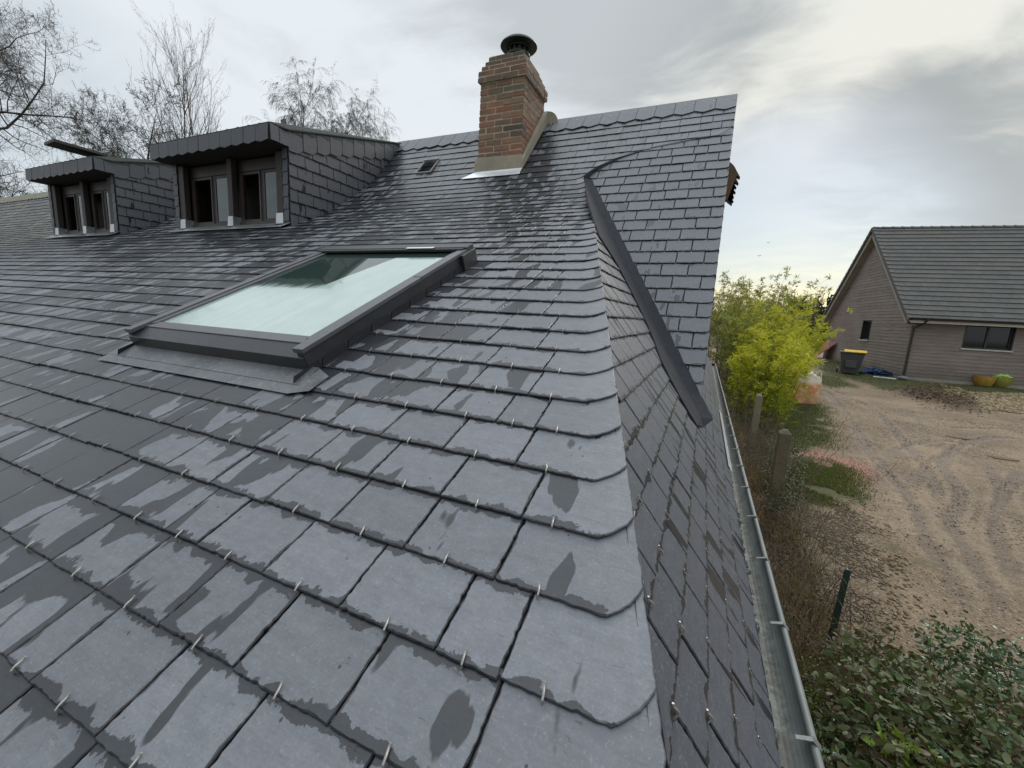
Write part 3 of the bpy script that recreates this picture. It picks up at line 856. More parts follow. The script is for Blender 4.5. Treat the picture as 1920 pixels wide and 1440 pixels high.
    # lead and zinc at the sill
    mb = MB()
    mb.prism([W(x0+.1, yf-.95, prof((yf-.95-P0[0])/math.cos(TH))[1]+.16), W(x1+.1, yf-.95, prof((yf-.95-P0[0])/math.cos(TH))[1]+.16), W(x1+.1, yf+.02, zs+.16), W(x0+.1, yf+.02, zs+.16)], (0, 0, .002))
    for a, b_ in ((x0+1.44, xm-.3), (xm+.32, x1-1.45)):
        mb.prism([W(a+.3, yf+.25, zs+.17), W(b_-.2, yf+.25, zs+.17), W(b_-.2, yf+1.4, zs+.36), W(a+.3, yf+1.4, zs+.36)], (0, 0, .002))
    mb.build('sill_flashing', zinc, d)
    for a, w_ in ((x0+.68, .80), (xm-.34, .72), (x1-1.5, .86)):
        mb = MB()
        mb.raw([W(a, yf-.14, zs+.14), W(a+w_, yf-.14, zs+.14), W(a+w_-.04, yf-.10, zs+.92), W(a+.04, yf-.10, zs+.92), W(a-.25, yf-.45, zs+.02), W(a+w_+.25, yf-.45, zs+.02)], [(0, 1, 2, 3), (4, 5, 1, 0)])
        mb.raw([W(a+w_, yf-.14, zs+.14), W(a+w_+.02, yf+.6, zs+.3), W(a+w_-.02, yf+.6, zs+.9), W(a+w_-.04, yf-.1, zs+.92)], [(0, 1, 2, 3)])
        mb.raw([W(a, yf-.14, zs+.14), W(a-.02, yf+.6, zs+.3), W(a+.02, yf+.6, zs+.9), W(a+.04, yf-.1, zs+.92)], [(0, 3, 2, 1)])
        mb.build('post_shoe', zinc, d)
    return d
PV = np.linspace(-6, 41, 300); PROFY = [prof(v)[0] for v in PV]; PROFV = PV
dormer(-46.0, -30.9, 1)
dormer(-70.4, -56.2, 0)
# tilted dark sheet standing above the far dormer roof
mb = MB()
mb.prism([W(-62.5, 21.9, 14.15), W(-59.6, 21.6, 14.1), W(-60.0, 28.5, 14.15), W(-61.5, 28.2, 13.9)], (0, 0, .25*E))
mb.box((-61.2*E, 26.5*E, CZ+12.9*E), (-60.6*E, 27*E, CZ+14.2*E))
mb.build('raised_roof_hatch', wood_dark, house)

# ================================================================== chimney
bm_, t = newmat('brick')
a = t.attr('suv').outputs['Vector']; ax = t.xyz(a); tc = t.pos()
cr = t.n('ShaderNodeValToRGB', i0=ax[0]); r_ = cr.color_ramp; cols = [(.085, .068, .055), (.27, .105, .065), (.33, .15, .09), (.17, .10, .068), (.25, .175, .105), (.31, .125, .072), (.15, .125, .08)]
while len(r_.elements) < len(cols): r_.elements.new(.5)
for i, c in enumerate(cols): r_.elements[i].position = i/(len(cols)-1); r_.elements[i].color = (*c, 1)
n_ = t.noise(tc, 22, 6, .7); nl = t.noise(tc, 5, 5, .65)
c = t.mix(t.rng(n_, .3, .75, 0, .5), cr.outputs[0], (.05, .04, .036))
hz = t.rng(t.xyz(tc)[2], CZ+16.5*E, CZ+19.5*E, .0, .9)
c = t.mix(t.m('MULTIPLY', t.rng(t.m('ADD', nl, t.m('MULTIPLY', hz, .25)), .52, .66), .65), c, (.095, .085, .062))
c = t.mix(t.rng(n_, .66, .74, 0, .5), c, (.30, .24, .20))
t.principled(Base_Color=c, Roughness=.88, Normal=t.bump(n_, .9, .008))
mort = simple_mat('mortar', (.40, .35, .26), .95, 0, 12, .2, .8, .006)
mb = MB(); core = MB()
cx0, cx1, cy0, cy1 = -19.0, -15.05, 33.3, 37.75; bh = .485; zc = 10.2
suv = mb.a.setdefault('suv', [])
def brick(x0, x1, y0, y1, z0, z1, val=None):
    b = len(mb.v); j = lambda: random.uniform(-.025, .025)
    lo = (x0+j(), y0+j(), z0+j()*.6); hi = (x1+j(), y1+j(), z1+j()*.6)
    c_ = .05; X_ = []
    for zz_ in (lo[2], hi[2]):
        for (x, y) in ((lo[0], lo[1]), (hi[0], lo[1]), (hi[0], hi[1]), (lo[0], hi[1])):
            X_.append((x+j()*.5, y+j()*.5, zz_+j()*.5))
    mb.box((0, 0, 0), (1, 1, 1), M=lambda a_, b_, c__: (0, 0, 0))
    mb.v[b:b+8] = [W(*X_[i]) for i in (0, 1, 2, 3, 4, 5, 6, 7)]
    val = random.random() if val is None else val
    suv.extend([(val, 0, 0)]*8)
ncr = 17; z = zc; k = 0
def course(z, off, ins=0, hgt=None):
    h_ = (hgt or bh)-.12; x0_, x1_, y0_, y1_ = cx0+ins, cx1-ins, cy0+ins, cy1-ins
    L = 1.46; s_ = .68
    core.box(((x0_+.035)*E, (y0_+.035)*E, CZ+(z-.055)*E), ((x1_-.035)*E, (y1_-.035)*E, CZ+(z+h_+.052)*E))
    # front and back
    for yy0, yy1 in ((y0_, y0_+s_), (y1_-s_, y1_)):
        u = x0_+(0 if off else 0); first = True
        while u < x1_-.1:
            w_ = (s_ if off else L) if first else L+random.uniform(-.1, .06)
            e_ = min(u+w_, x1_)
            if x1_-e_ < .45: e_ = x1_
            brick(u, e_-.06 if e_ < x1_ else e_, yy0, yy1, z, z+h_); u = e_+.03; first = False
    for xx0, xx1 in ((x1_-s_, x1_), (x0_, x0_+s_)):
        u = y0_+s_+.07; first = True
        while u < y1_-s_-.1:
            w_ = (L if off else s_) if first else L+random.uniform(-.1, .06)
            e_ = min(u+w_, y1_-s_-.06)
            if (y1_-s_)-e_ < .4: e_ = y1_-s_-.06
            brick(xx0, xx1, u, e_-.05, z, z+h_); u = e_+.03; first = False
while z < 18.3:
    course(z, k % 2); z += bh; k += 1
for i in range(5):
    course(z, k % 2, [-.17, -.17, .02, .24, .42][i], .42); z += .42; k += 1
ztop = z
ch = mb.build('chimney', bm_, house)
core.build('mortar', mort, ch)
# mortar haunch on top
mb = MB(); cxm, cym = (cx0+cx1)/2, (cy0+cy1)/2
mb.box(((cxm-.2)*E, 0, 0), ((cxm+.2)*E, .01, .01)) if False else None
q0 = [W(cx0+.5, cy0+.5, ztop-.02), W(cx1-.5, cy0+.5, ztop-.02), W(cx1-.5, cy1-.5, ztop-.02), W(cx0+.5, cy1-.5, ztop-.02)]
q1 = [W(cxm-1.0, cym-1.0, ztop+.22), W(cxm+1.0, cym-1.0, ztop+.22), W(cxm+1.0, cym+1.0, ztop+.22), W(cxm-1.0, cym+1.0, ztop+.22)]
mb.raw(q0+q1, [(0, 1, 5, 4), (1, 2, 6, 5), (2, 3, 7, 6), (3, 0, 4, 7), (4, 5, 6, 7)])
mb.build('mortar_cap', render_mat, ch)
cowlm = simple_mat('cowl_metal', (.020, .028, .024), .5, .3, 6, .3, .3)
mb = MB(); cc = W(cxm+.55, cym-.6, ztop-.40)
mb.lathe([(.11, -.05), (.125, -.05), (.125, .075), (.135, .08), (.135, .10), (.115, .105)], cc, 36)
for i in range(12):
    an = i*math.pi/6; x, y = cc[0]+.118*math.cos(an), cc[1]+.118*math.sin(an)
    mb.tube([(x, y, cc[2]+.10), (x, y, cc[2]+.155)], .010, 5)
mb.lathe([(.095, .02), (.095, .15)], cc, 24)
mb.lathe([(.128, .15), (.140, .152), (.140, .165), (.12, .168)], cc, 36)
D_ = [(.0, .262), (.06, .26), (.12, .248), (.17, .228), (.205, .200), (.212, .184), (.205, .176), (.17, .172), (.12, .166), (.0, .164)]
mb.lathe(D_, cc, 48)
mb.build('chimney_cowl', cowlm, ch, smooth=True)
# render skirt round the foot
mb = MB(); k = .16
def zS(y): return zB+(y-yB)*math.tan(SA)
def zM(y): return prof(float(np.interp(y, PROFY, PROFV)))[1]
f0 = [W(cx0-k-.02, cy0-k, zM(cy0-k)-.05), W(cx1+k+.02, cy0-k, zM(cy0-k)-.05), W(cx1+k-.06, cy0-k*.4, 12.62), W(cx0-k+.1, cy0-k*.4, 12.72)]
mb.prism(f0, (0, .4*E, 0))
side = [W(cx1+.02, cy0-k, zM(cy0-k)+.05), W(cx1+.02, cy0-k*.5, 12.30), W(cx1+.02, cy1-.4, zS(cy1-.4)+1.55), W(cx1+.02, cy1+.35, zS(cy1+.35)+1.1), W(cx1+.02, cy1+.65, zS(cy1+.65)+.05)]
mb.prism(side, (.24*E, 0, 0))
sidel = [(p[0]-(cx1-cx0+.3)*E, p[1], p[2]) for p in side]; mb.prism(sidel, (.2*E, 0, 0))
# saddle behind, seen as a rounded shoulder
arc = [W(cx1+.25+1.3*math.sin(a_)*.75, cy1+.3, zS(cy1+.3)+.05+1.05*math.cos(a_)) for a_ in np.linspace(0, math.pi/2, 8)]
mb.prism([W(cx1-.5, cy1+.3, zS(cy1+.3))]+[W(cx1-.5, cy1+.3, zS(cy1+.3)+1.1)]+arc, (0, .3*E, 0))
mb.build('cement_skirt', render_mat, ch, bevel=.004)
mb = MB()
vv0 = float(np.interp(cy0-.75, PROFY, PROFV))
mb.prism([surfM(cx0-.35, vv0, .16), surfM(cx1+.32, vv0, .16), W(cx1+.2, cy0-k-.06, zM(cy0-k)+.06), W(cx0-.2, cy0-k-.06, zM(cy0-k)+.06)], (0, 0, .002))
mb.prism([W(cx0-.2, cy0-k-.05, zM(cy0-k)+.05), W(cx1+.22, cy0-k-.05, zM(cy0-k)+.05), W(cx1+.22, cy0-k-.04, zM(cy0-k)+.16), W(cx0-.2, cy0-k-.04, zM(cy0-k)+.16)], (0, -.002, 0))
vv1 = float(np.interp(cy0-.2, PROFY, PROFV))
mb.prism([surfM(cx0-1.15, vv0+.02, .15), surfM(cx0-.33, vv0+.02, .15), surfM(cx0-.15, vv1+.4, .15)], (0, 0, .002))
mb.build('chimney_flashing', zinc_bright, ch)

# ================================================================== skylight
alu = simple_mat('grey_aluminium', (.115, .118, .125), .34, .45, 10, .1, .08, .001)
alu_d = simple_mat('dark_aluminium', (.045, .046, .050), .38, .4, 10, .1, .08, .001)
SX0, SX1, SV0, SV1 = -17.2, -9.12, 4.65, 13.6
def L_(u, v, h): return surfM(u, v, h)
def lbox(mb, u0, u1, v0, v1, h0, h1): mb.box((u0, v0, h0), (u1, v1, h1), M=lambda a, b, c: L_(a, b, c))
mb = MB(); H0, H1 = .06, .70
# sides, lower front and back as sloped profiles
lbox(mb, SX1-.22, SX1, SV0+.0, SV1, H0, H1-.02); lbox(mb, SX0, SX0+.22, SV0+.0, SV1, H0, H1-.02)
lbox(mb, SX0+.22, SX1-.22, SV1-.3, SV1, H0, H1-.02)
mb.raw([L_(SX0+.02, SV0-.03, H0-.1), L_(SX1-.02, SV0-.03, H0-.1), L_(SX1-.02, SV0-.06, H1-.14), L_(SX0+.02, SV0-.06, H1-.14), L_(SX1-.02, SV0+.45, H1-.0), L_(SX0+.02, SV0+.45, H1-.0), L_(SX0+.02, SV0+.45, H0-.1), L_(SX1-.02, SV0+.45, H0-.1)],
       [(0, 1, 2, 3), (3, 2, 4, 5), (1, 7, 4, 2), (0, 3, 5, 6)])
skl = mb.build('skylight', alu_d, house, bevel=.002)
mb = MB()
for a, b_ in ((SX1-.50, SX1-.23), (SX0+.23, SX0+.50)):
    lbox(mb, a, b_, SV0+.62, SV1-.35, H1-.12, H1+.06)
for a, b_ in ((SX1-.30, SX1+.06), (SX0-.06, SX0+.30)):   # cover rails in two lengths
    lbox(mb, a, b_, SV0-.02, SV0+5.3, H1-.02, H1+.11); lbox(mb, a+.015, b_-.015, SV0+5.33, SV1-.1, H1-.02, H1+.118)
lbox(mb, SX0+.30, SX1-.30, SV0+.42, SV0+.78, H1-.12, H1+.03)
lbox(mb, SX0+.50, SX1-.50, SV0+.78, SV0+.86, H1-.12, H1+.00)
mb.build('skylight_cover', alu, skl, bevel=.0025)
mb = MB()   # raised hood at the top
lbox(mb, SX0-.10, SX1+.05, SV1-.35, SV1+.25, H1+.0, H1+.20); lbox(mb, SX0-.02, SX1-.05, SV1-.48, SV1-.34, H1+.05, H1+.17)
lbox(mb, SX1+.0, SX1+.16, SV1-.9, SV1+.2, H0, H1+.02)
mb.build('skylight_hood', alu_d, skl, bevel=.004)
mb = MB(); lbox(mb, SX0+5.2, SX0+6.6, SV1-.46, SV1-.28, H1+.205, H1+.212); mb.build('type_plate', zinc_bright, skl)
# glass with condensation
gl, t = newmat('misted_glass')
suv_ = t.attr('suv').outputs['Vector']; q = t.xyz(suv_); U, V_ = q[0], q[1]
nz = t.noise(t.comb(U, V_, 0.0), 6, 5, .6); nf = t.noise(t.comb(t.m('MULTIPLY', U, 6.0), t.m('MULTIPLY', V_, .35), 2.0), 7.0, 4, .6)
nd_ = t.noise(t.comb(U, V_, 5.0), 150, 2, .5)
# clear patch: upper left of the pane, its right edge oblique
yl = t.m('ADD', t.m('SUBTRACT', V_, .46), t.m('MULTIPLY', t.m('SUBTRACT', nz, .5), .10))
lowe = t.rng(t.m('ADD', yl, t.m('MULTIPLY', t.m('SUBTRACT', nf, .5), .16)), -.035, .035)
rightl = t.m('ADD', t.m('SUBTRACT', t.m('ADD', .52, t.m('MULTIPLY', t.m('SUBTRACT', V_, .46), .28)), U), t.m('MULTIPLY', t.m('SUBTRACT', nf, .5), .03))
ri_ = t.rng(rightl, 0, .012)
topb = t.rng(V_, .905, .915)
clear = t.m('MAXIMUM', t.m('MULTIPLY', lowe, ri_), topb)
clear = t.m('MULTIPLY', clear, .94)
drip = t.rng(nd_, .58, .68, 0, .40)
fogc = t.mix(t.rng(nz, .3, .7), (.33, .43, .39), (.39, .49, .45))
fogc = t.mix(t.m('MULTIPLY', drip, t.rng(V_, 0, .5, 1, .2)), fogc, (.30, .42, .38))
fogc = t.mix(t.rng(t.noise(t.comb(t.m('MULTIPLY', U, 3.5), t.m('MULTIPLY', V_, .5), 8.0), 5, 3), .5, .66, 0, .30), fogc, (.48, .57, .53))
fog = t.n('ShaderNodeBsdfPrincipled', Base_Color=fogc, Roughness=.12, Specular_IOR_Level=.5, Coat_Weight=.6, Coat_Roughness=.03)
clr = t.n('ShaderNodeBsdfPrincipled', Base_Color=(.010, .026, .020, 1), Roughness=.03, Specular_IOR_Level=.6)
mx = t.n('ShaderNodeMixShader', i0=clear, i1=fog.outputs[0], i2=clr.outputs[0]); t.n('ShaderNodeOutputMaterial', i0=mx.outputs[0])
mb = MB(); g0, g1, k0, k1 = SX0+.50, SX1-.50, SV0+.82, SV1-.3
mb.a['suv'] = []
mb.poly([L_(g0, k0, H1-.02), L_(g1, k0, H1-.02), L_(g1, k1, H1-.02), L_(g0, k1, H1-.02)]); mb.a['suv'] += [(0, 0, 0), (1, 0, 0), (1, 1, 0), (0, 1, 0)]
mb.poly([L_(g0, k0, H1-.08), L_(g0, k1, H1-.08), L_(g1, k1, H1-.08), L_(g1, k0, H1-.08)]); mb.a['suv'] += [(0, 0, 0), (0, 1, 0), (1, 1, 0), (1, 0, 0)]
mb.build('skylight_pane', gl, skl)
# apron and stepped soakers
ap, t = newmat('lead_apron'); tc = t.n('ShaderNodeTexCoord').outputs['Object']
n1_ = t.noise(tc, 5, 5, .65); n2_ = t.noise(tc, 60, 3, .6)
c = t.mix(t.rng(n1_, .35, .65), (.085, .09, .10), (.145, .15, .157)); c = t.mix(t.rng(n2_, .56, .66, 0, .35), c, (.30, .30, .30))
t.principled(Base_Color=c, Roughness=.42, Metallic=.2, Normal=t.bump(n2_, .25, .002))
mb = MB(); n_ = 24; us = np.linspace(SX0-.55, SX1+.25, n_)
for a, b_ in zip(us[:-1], us[1:]):
    for (v0, h0_), (v1, h1_) in (((SV0-.95, .125), (SV0-.6, .14)), ((SV0-.6, .15), (SV0+.1, .24))):
        wob = lambda u: .04*math.sin(u*2.1)+.02*math.sin(u*5.3)
        mb.poly([L_(a, v0+wob(a)*(v0 < SV0-1), h0_), L_(b_, v0+wob(b_)*(v0 < SV0-1), h0_), L_(b_, v1, h1_), L_(a, v1, h1_)])
mb.poly([L_(SX1+.25, SV0-.93, .125), L_(SX1+.75, SV0-.75, .15), L_(SX1+.75, SV0-.1, .16), L_(SX1+.25, SV0+.1, .22)])
mb.build('skylight_apron', ap, skl)
for s_, xx in ((1, SX1), (-1, SX0)):
    mb = MB()
    for r in rowsM:
        if SV0-1 < r < SV1+.2:
            x_a, x_b = xx, xx+s_*.75
            mb.prism([L_(x_a, r+.03, .075), L_(x_b, r+.03, .075), L_(x_b, r+.98, .06), L_(x_a, r+.98, .06)][::s_], tuple(np.array(L_(x_a, r, .075))-np.array(L_(x_a, r, .055))))
            mb.prism([L_(x_a+s_*.015, r+.02, .08), L_(x_a+s_*.015, r+1.02, .08), L_(x_a+s_*.015, r+1.0, .30), L_(x_a+s_*.015, r+.16, .30)], (s_*.0015, 0, 0))
    mb.build('skylight_flashing', zinc_dark, skl)

# ---- little louvred vent in the roof
mb = MB()
va, vb_ = 34.5, 36.45; xa, xb_ = -25.9, -24.25
SV = lambda a, b, c: surfM(a, b, c)
mb.box((xa, va, .10), (xb_, va+.1, .24), M=SV); mb.box((xa, va+.1, .10), (xa+.1, vb_, .24), M=SV); mb.box((xb_-.1, va+.1, .10), (xb_, vb_, .24), M=SV); mb.box((xa, vb_, .10), (xb_, vb_+.15, .36), M=SV)
for i in range(9):
    v_ = va+.15+i*.19; mb.raw([SV(xa+.1, v_, .20), SV(xb_-.1, v_, .20), SV(xb_-.1, v_+.13, .12), SV(xa+.1, v_+.13, .12)], [(0, 1, 2, 3)])
mb.build('roof_vent', simple_mat('vent_plastic', (.26, .25, .25), .6), house)

# ================================================================== GROUND
def G(px, py):
    d = ray(px, py); t = -3.15/(d[2]-.055*d[1]); return d[0]*t, d[1]*t
def inpoly(px, py, poly):
    c = np.zeros(px.shape, bool); n = len(poly)
    for i in range(n):
        x0, y0 = poly[i]; x1, y1 = poly[(i+1) % n]
        with np.errstate(divide='ignore', invalid='ignore'):
            k = ((y0 > py) != (y1 > py)) & (px < (x1-x0)*(py-y0)/((y1-y0) if y1 != y0 else 1e-9)+x0)
        c ^= k
    return c
def soft(px, py, poly, rad):
    acc = np.zeros(px.shape)
    offs = [(0, 0)]+[(rad*math.cos(a), rad*math.sin(a)) for a in np.linspace(0, 2*math.pi, 9)[:-1]]+[(rad*.5*math.cos(a), rad*.5*math.sin(a)) for a in np.linspace(.3, 2*math.pi+.3, 7)[:-1]]
    for dx, dy in offs: acc += inpoly(px+dx, py+dy, poly)
    return acc/len(offs)
gxs = np.concatenate([[-400, -200, -100, -60, -40, -30, -24, -20, -16, -12, -8, -4, -2, -.5], np.arange(0, 14, .085), np.arange(14, 24, .5), [25, 27, 30, 35, 42, 55, 80, 120, 200, 400]])
gys = np.concatenate([[-300, -150, -80, -40, -20, -10, -5, -2, 0], np.arange(1.2, 26, .085), np.arange(26, 40, .5), [42, 46, 52, 60, 75, 100, 150, 250, 450, 800]])
XX, YY = np.meshgrid(gxs, gys)
def vnoise(x, y, s, seed):
    """cheap value noise"""
    r = np.random.default_rng(seed).random((257, 257))
    fx, fy = x/s, y/s; ix, iy = np.floor(fx).astype(int), np.floor(fy).astype(int); tx, ty = fx-ix, fy-iy
    tx = tx*tx*(3-2*tx); ty = ty*ty*(3-2*ty); g = lambda a, b: r[a % 257, b % 257]
    return (g(ix, iy)*(1-tx)+g(ix+1, iy)*tx)*(1-ty)+(g(ix, iy+1)*(1-tx)+g(ix+1, iy+1)*tx)*ty
def P_(*pts): return [G(*p) for p in pts]
grass_polys = [
    P_((1535, 672), (1600, 662), (1700, 712), (1920, 730), (2300, 760), (2300, 775), (1920, 742), (1850, 742), (1790, 752), (1740, 742), (1690, 735), (1650, 728), (1600, 712), (1530, 694)),
    P_((1525, 702), (1560, 700), (1600, 722), (1560, 728), (1520, 716)),
    P_((1470, 775), (1520, 745), (1548, 775), (1562, 812), (1556, 842), (1500, 850), (1470, 830)),
    P_((1490, 870), (1555, 866), (1600, 888), (1605, 925), (1560, 950), (1500, 940)),
    P_((1400, 700), (1480, 700), (1510, 760), (1480, 900), (1400, 900))]
chips_poly = P_((1760, 735), (1920, 738), (2100, 750), (2100, 800), (1920, 778), (1830, 768), (1775, 750))
dark_poly = P_((1685, 738), (1720, 728), (1780, 735), (1830, 758), (1835, 772), (1790, 770), (1730, 752))
pink_poly = P_((1500, 858), (1530, 842), (1600, 862), (1650, 890), (1640, 912), (1590, 905), (1540, 880))
litter_poly = P_((1380, 900), (1500, 930), (1590, 950), (1660, 1040), (1640, 1160), (1700, 1260), (1700, 1440), (1400, 1440))
jx = (vnoise(XX, YY, .55, 1)-.5)*.9+(vnoise(XX, YY, .16, 2)-.5)*.4
jy = (vnoise(XX, YY, .5, 3)-.5)*.9+(vnoise(XX, YY, .15, 4)-.5)*.4
gr = np.zeros(XX.shape)
for p in grass_polys: gr = np.maximum(gr, soft(XX+jx*.8, YY+jy*.8, p, .18))
gr[(XX < -1) | (YY > 40) | (XX > 24)] = 1
gr = np.clip(gr, 0, 1)
chips = soft(XX+jx*.6, YY+jy*.6, chips_poly, .25); dk = soft(XX+jx*.6, YY+jy*.6, dark_poly, .2)
pk = soft(XX+jx*.7, YY+jy*.7, pink_poly, .2); lit = soft(XX+jx, YY+jy, litter_poly, .35)
ZZ = gz(XX, YY)+(vnoise(XX, YY, 2.6, 5)-.5)*.08+(vnoise(XX, YY, .45, 6)-.5)*.014+(vnoise(XX, YY, .13, 7)-.5)*.012
# wheel ruts: arcs on the track, with a treaded floor
def rut(pts, wdt, depth, tread=True):
    global ZZ
    pts = [G(*p) for p in pts]
    # resample a Catmull-Rom curve
    C_ = []
    for i in range(len(pts)-1):
        p0 = pts[max(0, i-1)]; p1 = pts[i]; p2 = pts[i+1]; p3 = pts[min(len(pts)-1, i+2)]
        for t in np.linspace(0, 1, 10, endpoint=False):
            C_.append([.5*((2*p1[k])+(-p0[k]+p2[k])*t+(2*p0[k]-5*p1[k]+4*p2[k]-p3[k])*t*t+(-p0[k]+3*p1[k]-3*p2[k]+p3[k])*t**3) for k in (0, 1)])
    C_.append(list(pts[-1])); C_ = np.array(C_)
    best = np.full(XX.shape, 9e9); along = np.zeros(XX.shape); s0 = 0
    for a, b in zip(C_[:-1], C_[1:]):
        d = b-a; L = math.hypot(*d) or 1e-6; t = np.clip(((XX-a[0])*d[0]+(YY-a[1])*d[1])/L/L, 0, 1)
        dd = np.hypot(XX-a[0]-d[0]*t, YY-a[1]-d[1]*t); m_ = dd < best; best[m_] = dd[m_]; along[m_] = (s0+t*L)[m_]; s0 += L
    tot = s0; fade = np.clip(along/.8, 0, 1)*np.clip((tot-along)/.8, 0, 1)*np.clip(.35+vnoise(along*1.0+seed_[0], best*0, .8, 11), 0, 1)
    seed_[0] += 17.3
    inside = np.clip(1-best/wdt, 0, 1); rim = np.exp(-((best-wdt*1.15)/(wdt*.3))**2)
    ZZ = ZZ-depth*np.minimum(1, inside*2.2)*fade+depth*.7*rim*fade
    if tread: ZZ = ZZ+.014*np.sign(np.sin(along*2*math.pi/.19))*(inside > .15)*fade
    return
seed_ = [0.0]; rutmap = np.zeros(XX.shape); Z0 = ZZ.copy()
for pts in ([(1905, 1180), (1830, 1060), (1770, 960), (1745, 900), (1720, 860), (1640, 770), (1560, 730), (1500, 700)],
            [(1830, 1190), (1780, 1080), (1735, 1010), (1700, 930), (1640, 860), (1590, 780), (1540, 722)],
            [(1920, 1010), (1880, 930), (1850, 880), (1800, 850), (1760, 860), (1720, 895), (1700, 930)],
            [(1660, 860), (1700, 835), (1760, 825), (1840, 838), (1920, 860)],
            [(1700, 760), (1730, 800), (1735, 830)], [(1760, 1000), (1800, 930), (1770, 880), (1790, 840), (1860, 820), (2000, 830)],
            [(1920, 1120), (1870, 1000), (1880, 930), (1920, 880)], [(1600, 770), (1680, 790), (1780, 800), (1920, 805)],
            [(1500, 716), (1570, 742), (1680, 772), (1800, 790), (2000, 812)]):
    rut(pts, .12, .022)
rutmap = np.clip((Z0-ZZ)/.020, -1, 1)
ZZ += dk*(.16+.14*vnoise(XX, YY, .3, 8))+chips*.03
ZZ -= np.clip(gr*0, 0, 1)
flat = (XX < -.5) | (XX > 24) | (YY < 0); ZZ[flat] = gz(XX, YY)[flat]-.0
far = YY > 45; ZZ[far] = gz(XX, YY)[far]-(YY[far]-45)*.012
V = np.stack([XX.ravel(), YY.ravel(), ZZ.ravel()], 1); ny, nx = XX.shape
ii = (np.arange(ny-1)[:, None]*nx+np.arange(nx-1)[None]).ravel()
Fq = np.stack([ii, ii+1, ii+nx+1, ii+nx], 1)
gm, t = newmat('earth')
ps = t.pos(); A = t.xyz(t.attr('mask1').outputs['Vector']); B = t.xyz(t.attr('mask2').outputs['Vector'])
n1_ = t.noise(ps, .9, 6, .62); n2_ = t.noise(ps, 6, 6, .66); n3_ = t.noise(ps, 34, 5, .7); vo = t.voro(ps, 30); vo2 = t.voro(ps, 58)
c = t.mix(t.rng(n1_, .36, .64), (.138, .099, .066), (.228, .170, .113)); c = t.mix(t.rng(n2_, .45, .68, 0, .6), c, (.115, .085, .060))
c = t.mix(t.rng(n1_, .5, .7, 0, .45), c, (.26, .185, .112))
c = t.mix(t.m('MULTIPLY', t.rng(n3_, .50, .68), .6), c, (.36, .30, .23)); c = t.mix(t.m('MULTIPLY', t.rng(n3_, .46, .30), .6), c, (.085, .064, .046))
c = t.mix(t.rng(vo, .13, .08), c, t.mix(t.rng(t.noise(ps, 19, 1), .3, .7), (.42, .36, .27), (.18, .15, .12)))
rm = B[2]; c = t.mix(t.rng(rm, .08, .8, 0, .75), c, (.085, .062, .046)); c = t.mix(t.rng(rm, -.1, -.6, 0, .4), c, (.27, .225, .175))
pinkc = t.mix(t.rng(n3_, .4, .62), (.26, .12, .085), (.38, .22, .17)); c = t.mix(t.m('MULTIPLY', B[0], t.rng(n2_, .3, .5)), c, pinkc)
litc = t.mix(t.rng(n3_, .4, .6), (.085, .060, .040), (.20, .145, .09)); litc = t.mix(t.rng(n2_, .5, .62, 0, .8), litc, (.075, .085, .028)); litc = t.mix(t.rng(vo, .14, .10), litc, (.36, .28, .19))
c = t.mix(t.m('MULTIPLY', B[1], t.rng(n2_, .25, .5, .45, .95)), c, litc)
darkc = t.mix(t.rng(n3_, .35, .65), (.035, .024, .017), (.12, .085, .055)); c = t.mix(A[2], c, darkc)
chc = t.mix(t.rng(n3_, .4, .6), (.13, .095, .055), (.38, .30, .19)); c = t.mix(t.m('MULTIPLY', A[1], t.rng(n2_, .3, .5, .3, 1)), c, chc)
grc = t.mix(t.rng(n3_, .35, .65), (.050, .050, .024), (.085, .088, .036)); grc = t.mix(t.rng(n2_, .55, .72, 0, .7), grc, (.13, .105, .055))
c = t.mix(t.m('MULTIPLY', A[0], t.rng(n3_, .25, .5, .55, 1)), c, grc)
hgt = t.m('ADD', t.m('MULTIPLY', n2_, .5), t.m('ADD', t.m('MULTIPLY', n3_, .35), t.rng(vo, .2, .05, 0, .25)))
t.principled(Base_Color=c, Roughness=t.rng(rm, 0, .8, .92, .6), Specular_IOR_Level=.25, Normal=t.bump(hgt, .9, .05))
ground = fastmesh('ground', V, Fq, gm, attrs={'mask1': np.stack([gr.ravel(), chips.ravel(), dk.ravel()], 1), 'mask2': np.stack([pk.ravel(), lit.ravel(), rutmap.ravel()], 1)}, origin=(0, 0, 0), smooth=True)
tag(ground, kind='structure')
# puddles
for i, (px, py, rx, ry) in enumerate([(1796, 821, .20, .12), (1880, 860, .22, .12)]):
    x, y = G(px, py); mb = MB(); n = 28
    pts = [(x+rx*math.cos(a)*(1+.25*math.sin(3*a+i)), y+ry*math.sin(a)*(1+.2*math.cos(2*a+i))) for a in np.linspace(0, 2*math.pi, n+1)[:-1]]
    j = np.argmin(abs(gxs-x)); k = np.argmin(abs(gys-y)); zz_ = float(ZZ[k-2:k+3, j-4:j+5].mean())+.012
    mb.poly([(a, b, zz_) for a, b in pts])
    if i == 0:
        wm, t = newmat('muddy_water'); t.principled(Base_Color=(.17, .115, .07), Roughness=.2)
    o = mb.build('puddle', wm); tag(o, kind='structure')

